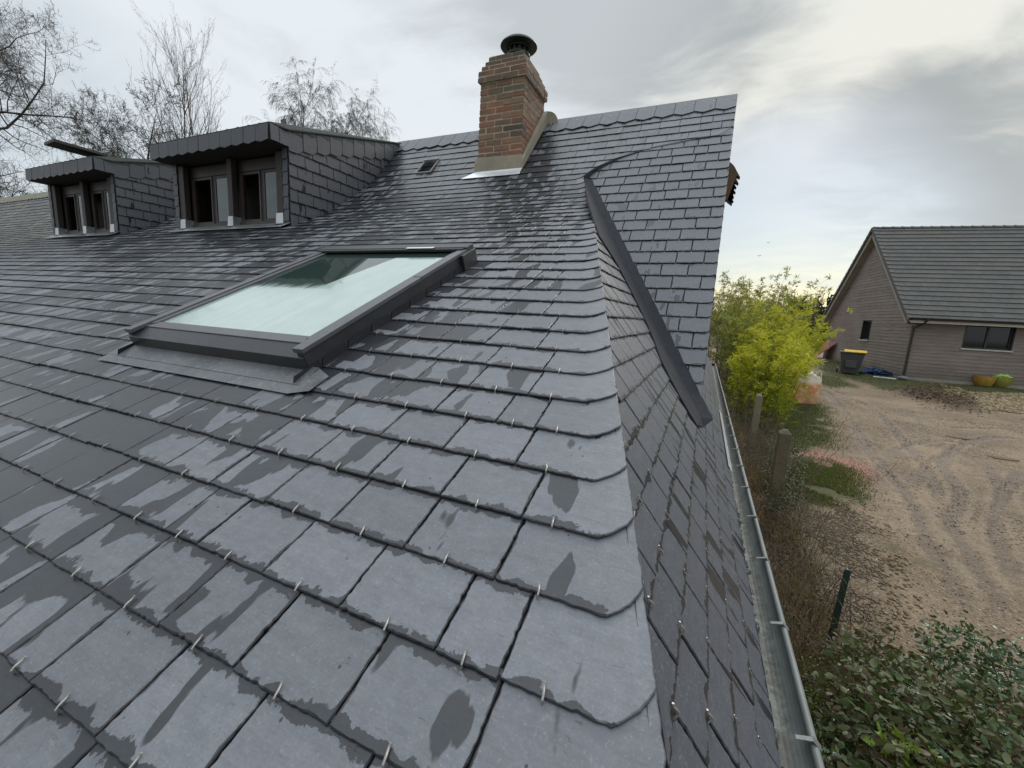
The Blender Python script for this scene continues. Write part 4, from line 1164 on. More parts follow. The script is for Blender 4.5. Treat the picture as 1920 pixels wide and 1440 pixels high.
# loose stones
def sample_poly(poly, n):
    xs, ys = [p[0] for p in poly], [p[1] for p in poly]; out = []
    while len(out) < n:
        x = rng.uniform(min(xs), max(xs), n); y = rng.uniform(min(ys), max(ys), n); k = inpoly(x, y, poly)
        out += list(zip(x[k], y[k]))
    return np.array(out[:n])
def gzz(x, y):
    j = np.clip(np.searchsorted(gxs, x)-1, 0, len(gxs)-2); k = np.clip(np.searchsorted(gys, y)-1, 0, len(gys)-2)
    tx = (x-gxs[j])/(gxs[j+1]-gxs[j]); ty = (y-gys[k])/(gys[k+1]-gys[k])
    return (ZZ[k, j]*(1-tx)+ZZ[k, j+1]*tx)*(1-ty)+(ZZ[k+1, j]*(1-tx)+ZZ[k+1, j+1]*tx)*ty
octv = np.array([(1, 0, 0), (0, 1, 0), (-1, 0, 0), (0, -1, 0), (0, 0, .6), (0, 0, -.4)]); octf = np.array([(0, 1, 4), (1, 2, 4), (2, 3, 4), (3, 0, 4), (1, 0, 5), (2, 1, 5), (3, 2, 5), (0, 3, 5)])
def scatter(name, xy, size, mats, flat=1.0, label_kind='stuff', elong=1.0, zoff=0):
    n = len(xy); s_ = rng.uniform(*size, n)[:, None, None]; a = rng.uniform(0, 6.28, n)
    V = octv[None]*rng.uniform(.55, 1.4, (n, 6, 3)); V[:, :, 0] *= elong; V[:, :, 2] *= flat
    ca, sa_ = np.cos(a)[:, None], np.sin(a)[:, None]; x = V[:, :, 0]*ca-V[:, :, 1]*sa_; y = V[:, :, 0]*sa_+V[:, :, 1]*ca
    V = np.stack([x, y, V[:, :, 2]], 2)*s_; V[:, :, 0] += xy[:, 0:1]; V[:, :, 1] += xy[:, 1:2]; V[:, :, 2] += (gzz(xy[:, 0], xy[:, 1])+zoff)[:, None]
    F_ = (octf[None]+np.arange(n)[:, None, None]*6).reshape(-1, 3); rn = np.repeat(rng.random((n, 3)), 6, 0)
    o = fastmesh(name, V.reshape(-1, 3), F_, mats, attrs={'rnd': rn}); tag(o, kind=label_kind); return o
stone = leaf_mat('stone', [(.16, .13, .10), (.30, .25, .19), (.42, .37, .29), (.24, .17, .12), (.50, .45, .36)], .85, 0.0, .2)
track_poly = P_((1560, 740), (1920, 790), (1990, 1250), (1600, 1250), (1560, 1000), (1600, 900))
scatter('gravel', np.vstack([sample_poly(track_poly, 5200), sample_poly(litter_poly, 3600)]), (.005, .020), stone, .6)
chipm = leaf_mat('wood_chip', [(.16, .11, .06), (.40, .31, .19), (.30, .22, .13), (.50, .42, .28)], .85, 0.0, .2)
scatter('wood_chips', sample_poly(chips_poly, 5200), (.02, .05), chipm, .35, elong=1.9, zoff=.01)
scatter('pink_rubble', sample_poly(pink_poly, 1500), (.008, .022), leaf_mat('brick_rubble', [(.22, .09, .06), (.40, .22, .17), (.34, .25, .2)], .9, 0, .2), .6)
soilm = leaf_mat('soil', [(.03, .02, .014), (.09, .062, .04), (.14, .10, .065)], .95, 0, .1)
scatter('soil_clods', np.vstack([sample_poly(dark_poly, 1800), sample_poly(dark_poly, 1200)+rng.normal(0, .35, (1200, 2))]), (.012, .045), soilm, .8)
scatter('earth_crumbs', (lambda q: q[vnoise(q[:, 0], q[:, 1], .6, 71) > .5])(sample_poly(track_poly, 16000)), (.004, .016), leaf_mat('crumb', [(.060, .058, .042), (.13, .10, .07), (.20, .16, .115)], .95, 0, .1), .6)
brown_leaf = leaf_mat('dead_leaf', [(.085, .055, .033), (.15, .105, .06), (.26, .20, .13), (.11, .075, .05)], .7, .1, .3)
scatter('leaf_litter', (lambda q: q[vnoise(q[:, 0], q[:, 1], .4, 61) > .35])(sample_poly(litter_poly, 11000)+rng.normal(0, .22, (11000, 2))), (.008, .020), brown_leaf, .25, elong=1.4, zoff=.008)

def blades(name, base, hgt, wid, mat, lean=.5, kind='stuff', parent=None, ztop=None, rnd=None):
    """one thin folded leaf per row of base (n,3)"""
    n = len(base); a = rng.uniform(0, 6.28, n); h = rng.uniform(*hgt, n); w_ = rng.uniform(*wid, n); l = rng.uniform(.1, 1, n)*lean*h
    dx, dy = np.cos(a), np.sin(a); px, py = -dy, dx
    b0 = base-np.stack([px*w_, py*w_, 0*w_], 1); b1 = base+np.stack([px*w_, py*w_, 0*w_], 1)
    mid = base+np.stack([dx*l*.35, dy*l*.35, h*.6], 1); m0 = mid-np.stack([px*w_*.7, py*w_*.7, 0*w_], 1); m1 = mid+np.stack([px*w_*.7, py*w_*.7, 0*w_], 1)
    tp = base+np.stack([dx*l, dy*l, h], 1)
    V = np.stack([b0, b1, m1, m0, tp], 1).reshape(-1, 3); k = np.arange(n)[:, None]*5
    F_ = np.concatenate([k+[0, 1, 2], k+[0, 2, 3], k+[3, 2, 4]], 0)
    rn = np.repeat(rng.random((n, 3)) if rnd is None else rnd, 5, 0)
    o = fastmesh(name, V, F_, mat, parent=parent, attrs={'rnd': rn})
    if kind: tag(o, kind=kind)
    return o
grassm = leaf_mat('grass_blade', [(.035, .055, .012), (.075, .105, .022), (.12, .14, .035), (.17, .14, .065)], .6, .3, .3)
gp = []
for p, n in zip(grass_polys[:4], (17000, 2500, 9500, 11000)):
    q = sample_poly(p, n); q += rng.normal(0, .16, q.shape); gp.append(q)
gp = np.vstack(gp); gp = gp[vnoise(gp[:, 0], gp[:, 1], .35, 21) > .22]
blades('grass', np.column_stack([gp, gzz(gp[:, 0], gp[:, 1])-.005]), (.02, .065), (.003, .007), grassm, .8)

# ================================================================== NEIGHBOUR'S HOUSE
hA = R(5.5); fr = np.array([math.cos(hA), math.sin(hA)]); gd = np.array([-math.sin(hA), math.cos(hA)])
cx, cy = 7.80, 22.80; bz = 1.32
def HP(a, b, z): return (cx+fr[0]*a+gd[0]*b, cy+fr[1]*a+gd[1]*b, bz+z)   # a along the front, b along the gable
HWd, HLn, eave, ridge = 9.0, 14.0, 2.72, 6.85
clm, t = newmat('timber_cladding')
tc = t.pos(); s_ = t.xyz(t.attr('suv').outputs['Vector'])
mp_ = t.comb(t.m('MULTIPLY', s_[0], .5), t.m('MULTIPLY', s_[1], 8.0), t.m('MULTIPLY', s_[2], 9.0))
n1_ = t.noise(mp_, 3.0, 6, .65); n2_ = t.noise(tc, .8, 4, .6)
c = t.mix(t.rng(n1_, .3, .7), (.150, .122, .105), (.255, .215, .190)); c = t.mix(t.rng(s_[2], 0, 1), t.mix(1, c, (.86, .85, .85), 'MULTIPLY'), c); c = t.mix(t.rng(n2_, .4, .7, 0, .35), c, (.28, .25, .22)); c = t.mix(t.rng(t.m('ADD', s_[1], t.m('MULTIPLY', n2_, .6)), .9, .35, 0, .5), c, (.085, .080, .062))
t.principled(Base_Color=c, Roughness=.85, Normal=t.bump(n1_, .4, .006), Specular_IOR_Level=.25)
nh = empty('timber_clad_house', HP(7, 4.5, 0)); tag(nh, 'brown timber clad bungalow with steep grey tiled roof beyond the track', 'house')
mb = MB(); suv = mb.a.setdefault('suv', [])
bwd = .143
def boards(fn, L, zt, holes, gable=False):
    z = .16
    k = 0
    while z < zt:
        z1 = min(z+bwd, zt)
        a0, a1 = 0.0, L
        if gable and z1 > eave:
            ins = (z1-eave)/(ridge-eave)*L/2; a0, a1 = ins, L-ins
            if a1-a0 < .1: break
        segs = [(a0, a1)]
        for h0, h1, hz0, hz1 in holes:
            if z+bwd*.5 > hz0 and z+bwd*.5 < hz1: segs = [q for s0, s1 in segs for q in ((s0, h0), (h1, s1))]
        for s0, s1 in segs:
            u = s0; first = True
            while u < s1-.01:
                e_ = min(s1, u+(random.uniform(1.0, 3.9) if first else 3.9)); first = False; sd = random.random()
                b = len(mb.v)
                mb.raw([fn(u, z, .022), fn(e_-.003, z, .022), fn(e_-.003, z1+.006, .008), fn(u, z1+.006, .008), fn(u, z, -.02), fn(e_-.003, z, -.02), fn(e_-.003, z1+.006, -.02), fn(u, z1+.006, -.02)],
                       [(0, 1, 2, 3), (4, 5, 1, 0), (5, 6, 2, 1), (4, 0, 3, 7), (7, 3, 2, 6)])
                suv.extend([(q[0], q[1], sd) for q in ((u, z), (e_, z), (e_, z1), (u, z1))]*2); u = e_
        z += bwd; k += 1
WF = (1.74, 3.22, 1.45, 2.38)      # front window a0,a1,z0,z1
WG = (3.55, 4.45, 1.50, 2.44)      # gable window b0,b1,z0,z1
boards(lambda u, z, o: HP(u, -o, z), HLn, eave, [WF])
boards(lambda u, z, o: HP(-o, HWd-u, z), HWd, ridge, [(HWd-WG[1], HWd-WG[0], WG[2], WG[3])], True)
boards(lambda u, z, o: HP(HLn-u, HWd+o, z), HLn, eave, [])
cl = mb.build('timber_cladding', clm, nh)
mb = MB()
def hbox(mb, a0, a1, b0, b1, z0, z1): mb.box((a0, b0, z0), (a1, b1, z1), M=HP)
mb.box((.01, .0, -.6), (HLn, HWd-.01, .162), M=HP); mb.build('plinth', simple_mat('concrete_plinth', (.25, .235, .205), .9, 0, 3, .15, .4), nh)
mb = MB()
for a0, a1, z0, z1 in ((.03, WF[0], .16, eave-.02), (WF[1], HLn, .16, eave-.02), (WF[0], WF[1], .16, WF[2]), (WF[0], WF[1], WF[3], eave-.02)): hbox(mb, a0, a1, .03, .2, z0, z1)
for b0, b1, z0, z1 in ((.2, WG[0], .16, eave-.02), (WG[1], HWd-.03, .16, eave-.02), (WG[0], WG[1], .16, WG[2]), (WG[0], WG[1], WG[3], eave-.02)): hbox(mb, .03, .2, b0, b1, z0, z1)
hbox(mb, .2, HLn, HWd-.2, HWd-.03, .16, eave-.02); hbox(mb, HLn-.1, HLn, .2, HWd-.2, .16, eave)
mb.prism([HP(.03, 0, eave), HP(.03, HWd, eave), HP(.03, HWd/2, ridge-.05)], tuple(np.array(HP(.15, 0, 0))-np.array(HP(.03, 0, 0))))
mb.build('wall', under, nh)
# roof of flat interlocking tiles
tlm, t = newmat('concrete_tile')
tc = t.pos(); q = t.xyz(t.attr('suv').outputs['Vector']); n1_ = t.noise(tc, 1.3, 5, .65); n2_ = t.noise(tc, 30, 3, .6)
c = t.mix(t.rng(q[2], 0, 1), (.082, .081, .079), (.102, .100, .097)); c = t.mix(t.rng(n1_, .4, .7, 0, .45), c, (.105, .115, .085)); c = t.mix(t.rng(n2_, .45, .75, 0, .4), c, (.055, .055, .053))
t.principled(Base_Color=c, Roughness=.75, Normal=t.bump(n2_, .3, .004), Specular_IOR_Level=.3)
pit = math.atan2(ridge-eave, HWd/2); ov = .42; ga = -.32
sl_len = (HWd/2+ov)/math.cos(pit)
def RP(a, s_, h, side=1):
    b = -ov+s_*math.cos(pit); z = eave+.12+(b)*math.tan(pit)
    if side < 0: b = HWd-b
    nb = -math.sin(pit)*side
    return HP(a, b+nb*h, z+math.cos(pit)*h)
mb = MB(); suv = mb.a.setdefault('suv', []); nt = 22; ex = sl_len/nt
for side in (1, -1):
    for i in range(nt):
        s0, s1 = i*ex, (i+1)*ex+.04; a = ga+(0 if i % 2 else -.15); tw = .30
        while a < HLn+.3:
            a0, a1 = max(a, ga), a+tw-.006; a += tw; j = random.uniform(0, .004); sd = random.random()
            if a1-a0 < .03: continue
            vs_ = [RP(a0, s0, .052+j, side), RP(a1, s0, .052+j, side), RP(a1, s1, .018, side), RP(a0, s1, .018, side), RP(a0, s0, .0, side), RP(a1, s0, .0, side), RP(a1, s1, -.01, side), RP(a0, s1, -.01, side)]
            mb.raw(vs_, [(0, 1, 2, 3), (4, 5, 1, 0), (5, 6, 2, 1), (4, 0, 3, 7)] if side > 0 else [(3, 2, 1, 0), (0, 1, 5, 4), (1, 2, 6, 5), (7, 3, 0, 4)])
            suv.extend([(a0, s0, sd)]*8)
rf = mb.build('tiled_roof', tlm, nh)
mb = MB()
for side in (1, -1): mb.prism([RP(ga, 0, -.02, side), RP(HLn+.3, 0, -.02, side), RP(HLn+.3, sl_len, -.02, side), RP(ga, sl_len, -.02, side)], (0, 0, -.05))
mb.build('roof_boarding', simple_mat('painted_boarding', (.34, .30, .26), .8), nh)
k = 0; a = ga
while a < HLn+.2:   # ridge tiles
    mb = MB(); a1 = a+.42
    for i in range(8):
        t0, t1 = math.pi*i/8, math.pi*(i+1)/8
        for rr_ in (0,):
            r0, r1 = .135, .118
            f_ = lambda A_, th, r: HP(A_, HWd/2-r*math.cos(th), ridge+.13+r*.85*math.sin(th)-.05)
            mb.raw([f_(a, t0, r0), f_(a1, t0, r1), f_(a1, t1, r1), f_(a, t1, r0)], [(0, 1, 2, 3)])
    mb.raw([f_(a, math.pi*i/8, .135) for i in range(9)], [tuple(range(9))])
    mb.raw([f_(a1-.0, math.pi*i/8, .142) for i in range(9)]+[f_(a1-.06, math.pi*i/8, .142) for i in range(9)], [(i, i+1, i+10, i+9) for i in range(8)])
    mb.a['suv'] = [(0, 0, random.random())]*len(mb.v)
    mb.build('ridge_tile', tlm, rf); a = a1-.04
mb = MB(); mb.a['suv'] = []
for side in (1, -1):
    for i in range(nt):   # verge tiles
        s0, s1 = i*ex, (i+1)*ex+.03
        mb.raw([RP(ga-.06, s0, .07, side), RP(ga+.08, s0, .07, side), RP(ga+.08, s1, .035, side), RP(ga-.06, s1, .035, side), RP(ga-.06, s0, -.09, side), RP(ga-.06, s1, -.11, side), RP(ga+.08, s0, -.0, side)],
               [(0, 1, 2, 3), (4, 0, 3, 5), (4, 6, 1, 0)]); mb.a['suv'] += [(0, 0, random.random())]*7
mb.build('verge_tile_strip', tlm, rf)
whitem = simple_mat('cream_paint', (.52, .50, .44), .6, 0, 3, .08, .1)
barge = simple_mat('barge_board', (.27, .24, .21), .8, 0, 3, .15, .3)
mb = MB()
for side in (1, -1):
    mb.prism([RP(ga+.01, 0, -.05, side), RP(ga+.01, sl_len, -.05, side), RP(ga+.01, sl_len, -.30, side), RP(ga+.01, .12, -.30, side)], tuple(np.array(HP(.03, 0, 0))-np.array(HP(0, 0, 0))))
    mb.prism([RP(ga+.04, 0, -.28, side), RP(ga+.04, sl_len-.1, -.28, side), RP(0.0, sl_len-.1, -.28, side), RP(0.0, 0, -.28, side)], (0, 0, .02))
mb.build('barge_board', barge, nh)
mb = MB(); hbox(mb, ga+.05, HLn+.3, -ov+.02, -ov+.05, eave-.36, eave-.19); hbox(mb, ga+.05, HLn+.3, -ov+.05, -.03, eave-.21, eave-.19)
mb.build('eave_fascia', whitem, nh)
gutm = simple_mat('dark_gutter', (.030, .028, .026), .5, 0)
for side in (1, -1):
    mb = MB(); bb = -ov-.05 if side > 0 else HWd+ov+.05; zq = eave-.16
    n = 8; sec = [(bb-.065*math.cos(math.pi*i/n), zq-.065*math.sin(math.pi*i/n)) for i in range(n+1)]
    for (b0, z0), (b1, z1) in zip(sec[:-1], sec[1:]): mb.raw([HP(ga-.05, b0, z0), HP(HLn+.3, b0, z0), HP(HLn+.3, b1, z1), HP(ga-.05, b1, z1)], [(0, 1, 2, 3)])
    mb.raw([HP(ga-.05, b, z) for b, z in sec], [tuple(range(n+1))]); mb.build('eave_gutter', gutm, nh)
    mb = MB(); bw = -.07 if side > 0 else HWd+.07
    aa = .03
    mb.tube([HP(aa+.20, bb, zq-.05), HP(aa+.20, bb, zq-.12), HP(aa+.10, (bb+bw)/2, zq-.28), HP(aa, bw, zq-.42), HP(aa, bw, .25), HP(aa, bw, .10), HP(aa-.06, bw-.10*side, .02)], .042, 10)
    for z in (.9, 1.9): mb.tube([HP(aa, bw, z), HP(aa, bw, z+.03)], .05, 10)
    mb.build('downpipe', gutm, nh, smooth=True)
frm = simple_mat('black_window_frame', (.018, .018, .020), .45)
revm = simple_mat('sill_stone', (.42, .41, .37), .7)
def window(fn, a0, a1, z0, z1, mull, name='window'):
    mb = MB(); bx_ = lambda p, q, r, s, o0, o1: mb.box((p, o0, r), (q, o1, s), M=fn)
    for p, q, r, s in ((a0, a0+.06, z0, z1), (a1-.06, a1, z0, z1), (a0+.06, a1-.06, z0, z0+.06), (a0+.06, a1-.06, z1-.06, z1)): bx_(p, q, r, s, .07, .14)
    for m_ in mull: bx_(m_-.035, m_+.035, z0+.06, z1-.06, .075, .135)
    wnd = mb.build(name, frm, nh)
    mb = MB(); mb.box((a0+.06, .11, z0+.06), (a1-.06, .115, z1-.06), M=fn); mb.build('pane', paneM, wnd)
    mb = MB(); mb.box((a0-.06, -.07, z0-.055), (a1+.06, .07, z0-.003), M=fn); mb.build('sill', revm, wnd)
    mb = MB()
    for p, q, r, s in ((a0-.03, a0, z0, z1+.03), (a1, a1+.03, z0, z1+.03), (a0, a1, z1, z1+.03)): mb.box((p, -.025, r), (q, .14, s), M=fn)
    mb.build('reveal', frm, wnd)
    return wnd
window(lambda a, o, z: HP(a, o, z), *WF, [(WF[0]+WF[1])/2])
window(lambda a, o, z: HP(o, HWd-a, z), HWd-WG[1], HWd-WG[0], WG[2], WG[3], [])
# ---- things by the house
def at(px, py, dz=0):
    x, y = G(px, py); return np.array([x, y, gzz(np.array([x]), np.array([y]))[0]+dz])
# wheeled bin
binm = simple_mat('bin_plastic', (.050, .052, .056), .5, 0, 4, .15, .15); yel = simple_mat('yellow_plastic', (.72, .48, .03), .45, 0, 3, .08, .05)
bp_ = at(1591, 702); bn = empty('wheeled_bin', tuple(bp_)); tag(bn, 'dark grey wheeled bin with a yellow lid on the grass beside the bungalow', 'bin')
ang = R(-12)
def BP(x, y, z): return (bp_[0]+x*math.cos(ang)-y*math.sin(ang), bp_[1]+x*math.sin(ang)+y*math.cos(ang), bp_[2]+z)
mb = MB(); zt = .98
q0 = [BP(-.30, -.25, .06), BP(.30, -.25, .06), BP(.30, .25, .06), BP(-.30, .25, .06)]; q1 = [BP(-.42, -.36, zt), BP(.42, -.36, zt), BP(.42, .36, zt), BP(-.42, .36, zt)]
mb.raw(q0+q1, [(0, 1, 5, 4), (1, 2, 6, 5), (2, 3, 7, 6), (3, 0, 4, 7), (3, 2, 1, 0)])
mb.box((-.45, -.39, zt-.07), (.45, .39, zt), M=BP)
mb.box((-.20, -.375, .3), (.20, -.33, .62), M=BP)
mb.build('bin_body', binm, bn, bevel=.015)
mb = MB(); prof_l = [(-.42, .02), (-.38, .075), (0, .10), (.38, .075), (.43, .02)]
for (y0, z0), (y1, z1) in zip(prof_l[:-1], prof_l[1:]): mb.raw([BP(-.30, y0, zt+z0-.02), BP(.46, y0, zt+z0-.02), BP(.46, y1, zt+z1-.02), BP(-.30, y1, zt+z1-.02)], [(0, 1, 2, 3)])
for s_ in (-.30, .46): mb.raw([BP(s_, y, zt+z-.02) for y, z in prof_l], [tuple(range(5))])
mb.build('lid', yel, bn)
mb = MB(); mb.tube([BP(-.42, .47, zt-.02), BP(.42, .47, zt-.02)], .018, 8); mb.box((-.40, .38, zt-.05), (-.36, .48, zt), M=BP); mb.box((.36, .38, zt-.05), (.40, .48, zt), M=BP); mb.build('handle', binm, bn)
for s_ in (-.42, .42):
    mb = MB(); c_ = Vector(BP(s_, .33, .11)); axv = Vector((math.cos(ang), math.sin(ang), 0))*.03
    mb.tube([c_-axv, c_+axv], .11, 18); mb.build('wheel', frm, bn)
# rust-red sheet leaning on the far end of the gable wall
rp = at(1553, 668)
mb = MB(); b0_ = np.array([cx+gd[0]*9.5-fr[0]*1.0, cy+gd[1]*9.5-fr[1]*1.0]); b1_ = np.array([cx+gd[0]*8.1-fr[0]*.95, cy+gd[1]*8.1-fr[1]*.95])
t0_ = np.array([cx+gd[0]*8.5-fr[0]*.10, cy+gd[1]*8.5-fr[1]*.10]); t1_ = np.array([cx+gd[0]*7.1-fr[0]*.10, cy+gd[1]*7.1-fr[1]*.10])
mb.prism([(*b0_, bz-.05), (*b1_, bz-.05), (*t1_, bz+1.15), (*t0_, bz+1.15)], (.0, .0, .035))
tag(mb.build('leaning_panel', simple_mat('rust_red_paint', (.22, .055, .035), .6, 0, 3, .15, .1)), 'rust red board leaning against the gable wall of the bungalow', 'board')
# pale slab and dark heap beside it
mb = MB(); s0 = [(*(np.array([cx, cy])+gd*b-fr*a), 0) for a, b in ((.05, 4.4), (1.9, 5.2), (2.2, 8.6), (.05, 8.8))]
mb.prism([(x, y, bz-.06) for x, y, _ in s0], (0, 0, .09)); tag(mb.build('concrete_slab', simple_mat('pale_concrete', (.33, .31, .27), .9), bevel=.01), 'pale concrete slab beside the gable wall of the bungalow', 'slab')
def lump(name, c_, rad, mat, n=16, hs=.6, seed=1, sag=.25):
    r_ = random.Random(seed); vs_ = []; m_ = 9
    for i in range(m_+1):
        th = math.pi/2*i/m_
        for j in range(n):
            a = 2*math.pi*j/n; k = 1+sag*(r_.random()-.5)*2*math.cos(th*.9)
            vs_.append((c_[0]+rad[0]*math.cos(a)*math.cos(th)*k, c_[1]+rad[1]*math.sin(a)*math.cos(th)*k, c_[2]-.02+hs*math.sin(th)*(1+sag*(r_.random()-.5))))
    f_ = [(i*n+j, i*n+(j+1) % n, (i+1)*n+(j+1) % n, (i+1)*n+j) for i in range(m_) for j in range(n)]
    mb = MB(); mb.raw(vs_, f_); return mb.build(name, mat, smooth=True)
q = np.array([cx, cy])+gd*8.9-fr*1.9
tag(lump('rubble_heap', (q[0], q[1], bz-.02), (.5, .55), simple_mat('black_rubble', (.025, .022, .020), .8, 0, 12, .5, 1, .05), hs=.26, sag=.8), 'low black heap in front of the leaning red board', 'heap')
# blue tarpaulin
tp = at(1638, 702); bt = simple_mat('blue_tarpaulin', (.018, .045, .14), .35, 0, 14, .5, .8, .03, col2=(.05, .10, .24))
tag(lump('crumpled_tarpaulin', tuple(tp), (.62, .28), bt, 26, .24, 5, .75), 'crumpled blue tarpaulin lying in the grass by the bungalow', 'tarpaulin')
mb = MB(); c_ = at(1652, 711); mb.tube([c_+(-.25, .1, .05), c_+(.45, -.1, .05)], .035, 8); tag(mb.build('plastic_pipe', simple_mat('grey_plastic', (.42, .43, .44), .5)), 'short pale pipe lying in front of the blue tarpaulin', 'pipe')
mb = MB(); c_ = at(1692, 713); mb.tube([c_+(-.08, .02, .10), c_+(.14, -.03, .08)], .085, 14); mb.tube([c_+(-.16, .02, .10), c_+(-.08, .02, .10)], .06, 12)
tag(mb.build('rainwater_shoe', simple_mat('grey_pvc', (.16, .17, .18), .5), smooth=True), 'grey drain fitting on the ground below the corner downpipe', 'drain fitting')
# two yellow half-round tubs and a green bag
potm = simple_mat('ochre_plastic', (.36, .22, .035), .6, 0, 5, .2, .1); potg = simple_mat('olive_plastic', (.24, .24, .045), .6, 0, 5, .2, .1)
def tub(px, py, r, mt, label):
    c_ = at(px, py); mb = MB(); mb.lathe([(.001, .0), (r*.62, .01), (r*.86, .14), (r*.98, .30), (r*1.02, .40), (r*.96, .40), (r*.90, .28), (r*.6, .10), (.001, .08)], tuple(c_), 28)
    o = mb.build('round_tub', mt, smooth=True); tag(o, label, 'tub', 'round tubs against the bungalow wall'); return c_
tub(1842, 724, .33, potm, 'ochre round tub left of the green bag under the bungalow window')
c_ = tub(1871, 725, .36, potg, 'olive round tub with a pale green bag on top')
tag(lump('plastic_bag', (c_[0]-.03, c_[1], c_[2]+.37), (.33, .26), simple_mat('pale_green_plastic', (.38, .62, .16), .4, 0, 8, .15, .3, .02), 18, .17, 9, .35), 'pale lime green bag lying on the olive tub', 'bag')
# big orange-white bulk bag beside the bamboo
c_ = at(1496, 752); mb = MB(); n = 28; rows_ = 10; vs_ = []
r_ = random.Random(3)
for i in range(rows_+1):
    z = i/rows_
    for j in range(n):
        a = 2*math.pi*j/n; sq = (abs(math.cos(a))**7+abs(math.sin(a))**7)**(-1/7)
        k = (.39+.045*math.sin(z*3.1)+.02*math.sin(a*5+z*4))*sq*(1+.03*r_.uniform(-1, 1)); zz_ = .88*z+(.06*math.sin(3*a)+.05*r_.uniform(-1, 1) if i == rows_ else 0)
        vs_.append((c_[0]+k*math.cos(a+.3), c_[1]+k*math.sin(a+.3), c_[2]+zz_))
f_ = [(i*n+j, i*n+(j+1) % n, (i+1)*n+(j+1) % n, (i+1)*n+j) for i in range(rows_) for j in range(n)]
mb.raw(vs_, f_); top_c = len(mb.v); mb.v.append((c_[0], c_[1], c_[2]+.82)); mb.f += [(rows_*n+j, rows_*n+(j+1) % n, top_c) for j in range(n)]; mb.mi += [0]*n
for qa in (math.pi/4, 3*math.pi/4, 5*math.pi/4, 7*math.pi/4):
    lx, ly = c_[0]+.43*math.cos(qa+.3), c_[1]+.43*math.sin(qa+.3)
    mb.tube([(lx-.07, ly, c_[2]+.80), (lx-.05, ly, c_[2]+1.0), (lx+.02, ly+.02, c_[2]+1.06), (lx+.07, ly, c_[2]+.98), (lx+.08, ly, c_[2]+.80)], .014, 5)
bgm, t = newmat('bulk_bag_fabric'); tc = t.n('ShaderNodeTexCoord').outputs['Object']; n1_ = t.noise(tc, 4, 5, .6); zq = t.xyz(tc)[2]
c = t.mix(t.rng(t.m('ADD', zq, t.m('MULTIPLY', n1_, .3)), .70, .86), (.50, .22, .085), (.60, .56, .46)); c = t.mix(t.rng(n1_, .45, .65, 0, .6), c, (.60, .46, .32)); t.principled(Base_Color=c, Roughness=.7, Normal=t.bump(t.noise(tc, 9, 5, .6), .8, .04))
tag(mb.build('bulk_bag', bgm, smooth=True), 'orange and white woven bulk bag standing at the edge of the bamboo', 'bag')
# birds
def bird(px, py, dist, label):
    d = ray(px, py); p = d/np.linalg.norm(d)*dist+np.array([0, 0, CZ]); mb = MB()
    mb.lathe([(.001, -.08), (.022, -.04), (.025, .01), (.015, .06), (.001, .08)], (0, 0, 0), 8, M=Matrix.Translation(tuple(p)) @ Matrix.Rotation(R(90), 4, 'X'))
    for s_ in (-1, 1): mb.prism([p+(0, -.03, .01), p+(0, .035, .01), p+(s_*.09, .05, .06), p+(s_*.14, .08, .03), p+(s_*.08, -.01, .05)], (0, 0, .006))
    tag(mb.build('flying_bird', under), label, 'bird', 'birds in the sky')
bird(1424, 480, 42, 'lower of two tiny dark birds flying above the bamboo'); bird(1441, 455, 50, 'upper of two tiny dark birds flying above the bamboo')
# ================================================================== FENCE
concm = simple_mat('mossy_concrete', (.20, .175, .125), .9, 0, 6, .2, .5, .006, col2=(.14, .135, .085))
def fpost(x, y, h, w_, label, mat=concm, lean=(0, 0), name='concrete_post'):
    z0 = gzz(np.array([x]), np.array([y]))[0]; mb = MB(); s_ = w_/2
    M_ = lambda a, b, c: (x+a+lean[0]*c, y+b+lean[1]*c, z0+c)
    mb.box((-s_, -s_, -.2), (s_, s_, h), M=M_)
    mb.raw([M_(-s_, -s_, h), M_(s_, -s_, h), M_(s_, s_, h), M_(-s_, s_, h), M_(-s_*.35, -s_*.35, h+s_*.7), M_(s_*.35, -s_*.35, h+s_*.7), M_(s_*.35, s_*.35, h+s_*.7), M_(-s_*.35, s_*.35, h+s_*.7)], [(0, 1, 5, 4), (1, 2, 6, 5), (2, 3, 7, 6), (3, 0, 4, 7), (4, 5, 6, 7)])
    o = mb.build(name, mat, bevel=.006); tag(o, label, 'post', 'fence posts along the gutter side'); return (x, y, z0)
def xz(px, py, X):
    d = ray(px, py)*X/ray(px, py)[0]; return d[1], d[2]+CZ
posts = []
for px, py, X, w_, lab, ln in ((1366, 675, .98, .115, 'farthest pale concrete post beside the end of the gutter', (.0, 0)), (1393, 700, 1.12, .12, 'middle mossy concrete post at the foot of the bamboo', (0.0, 0)), (1424, 742, 1.20, .12, 'pale concrete post with a pointed top in front of the bamboo', (.0, 0))):
    y, z = xz(px, py, X); z0 = gzz(np.array([X]), np.array([y]))[0]; posts.append(fpost(X, y, z-z0, w_, lab, lean=ln))
y, z = xz(1472, 812, 1.22); z0 = gzz(np.array([1.22]), np.array([y]))[0]
posts.append(fpost(1.22, y, z-z0, .15, 'old dark mossy post beside the ivy between gutter and track', simple_mat('dark_mossy_concrete', (.085, .070, .045), .95, 0, 7, .3, .7, .01, col2=(.15, .13, .085))))
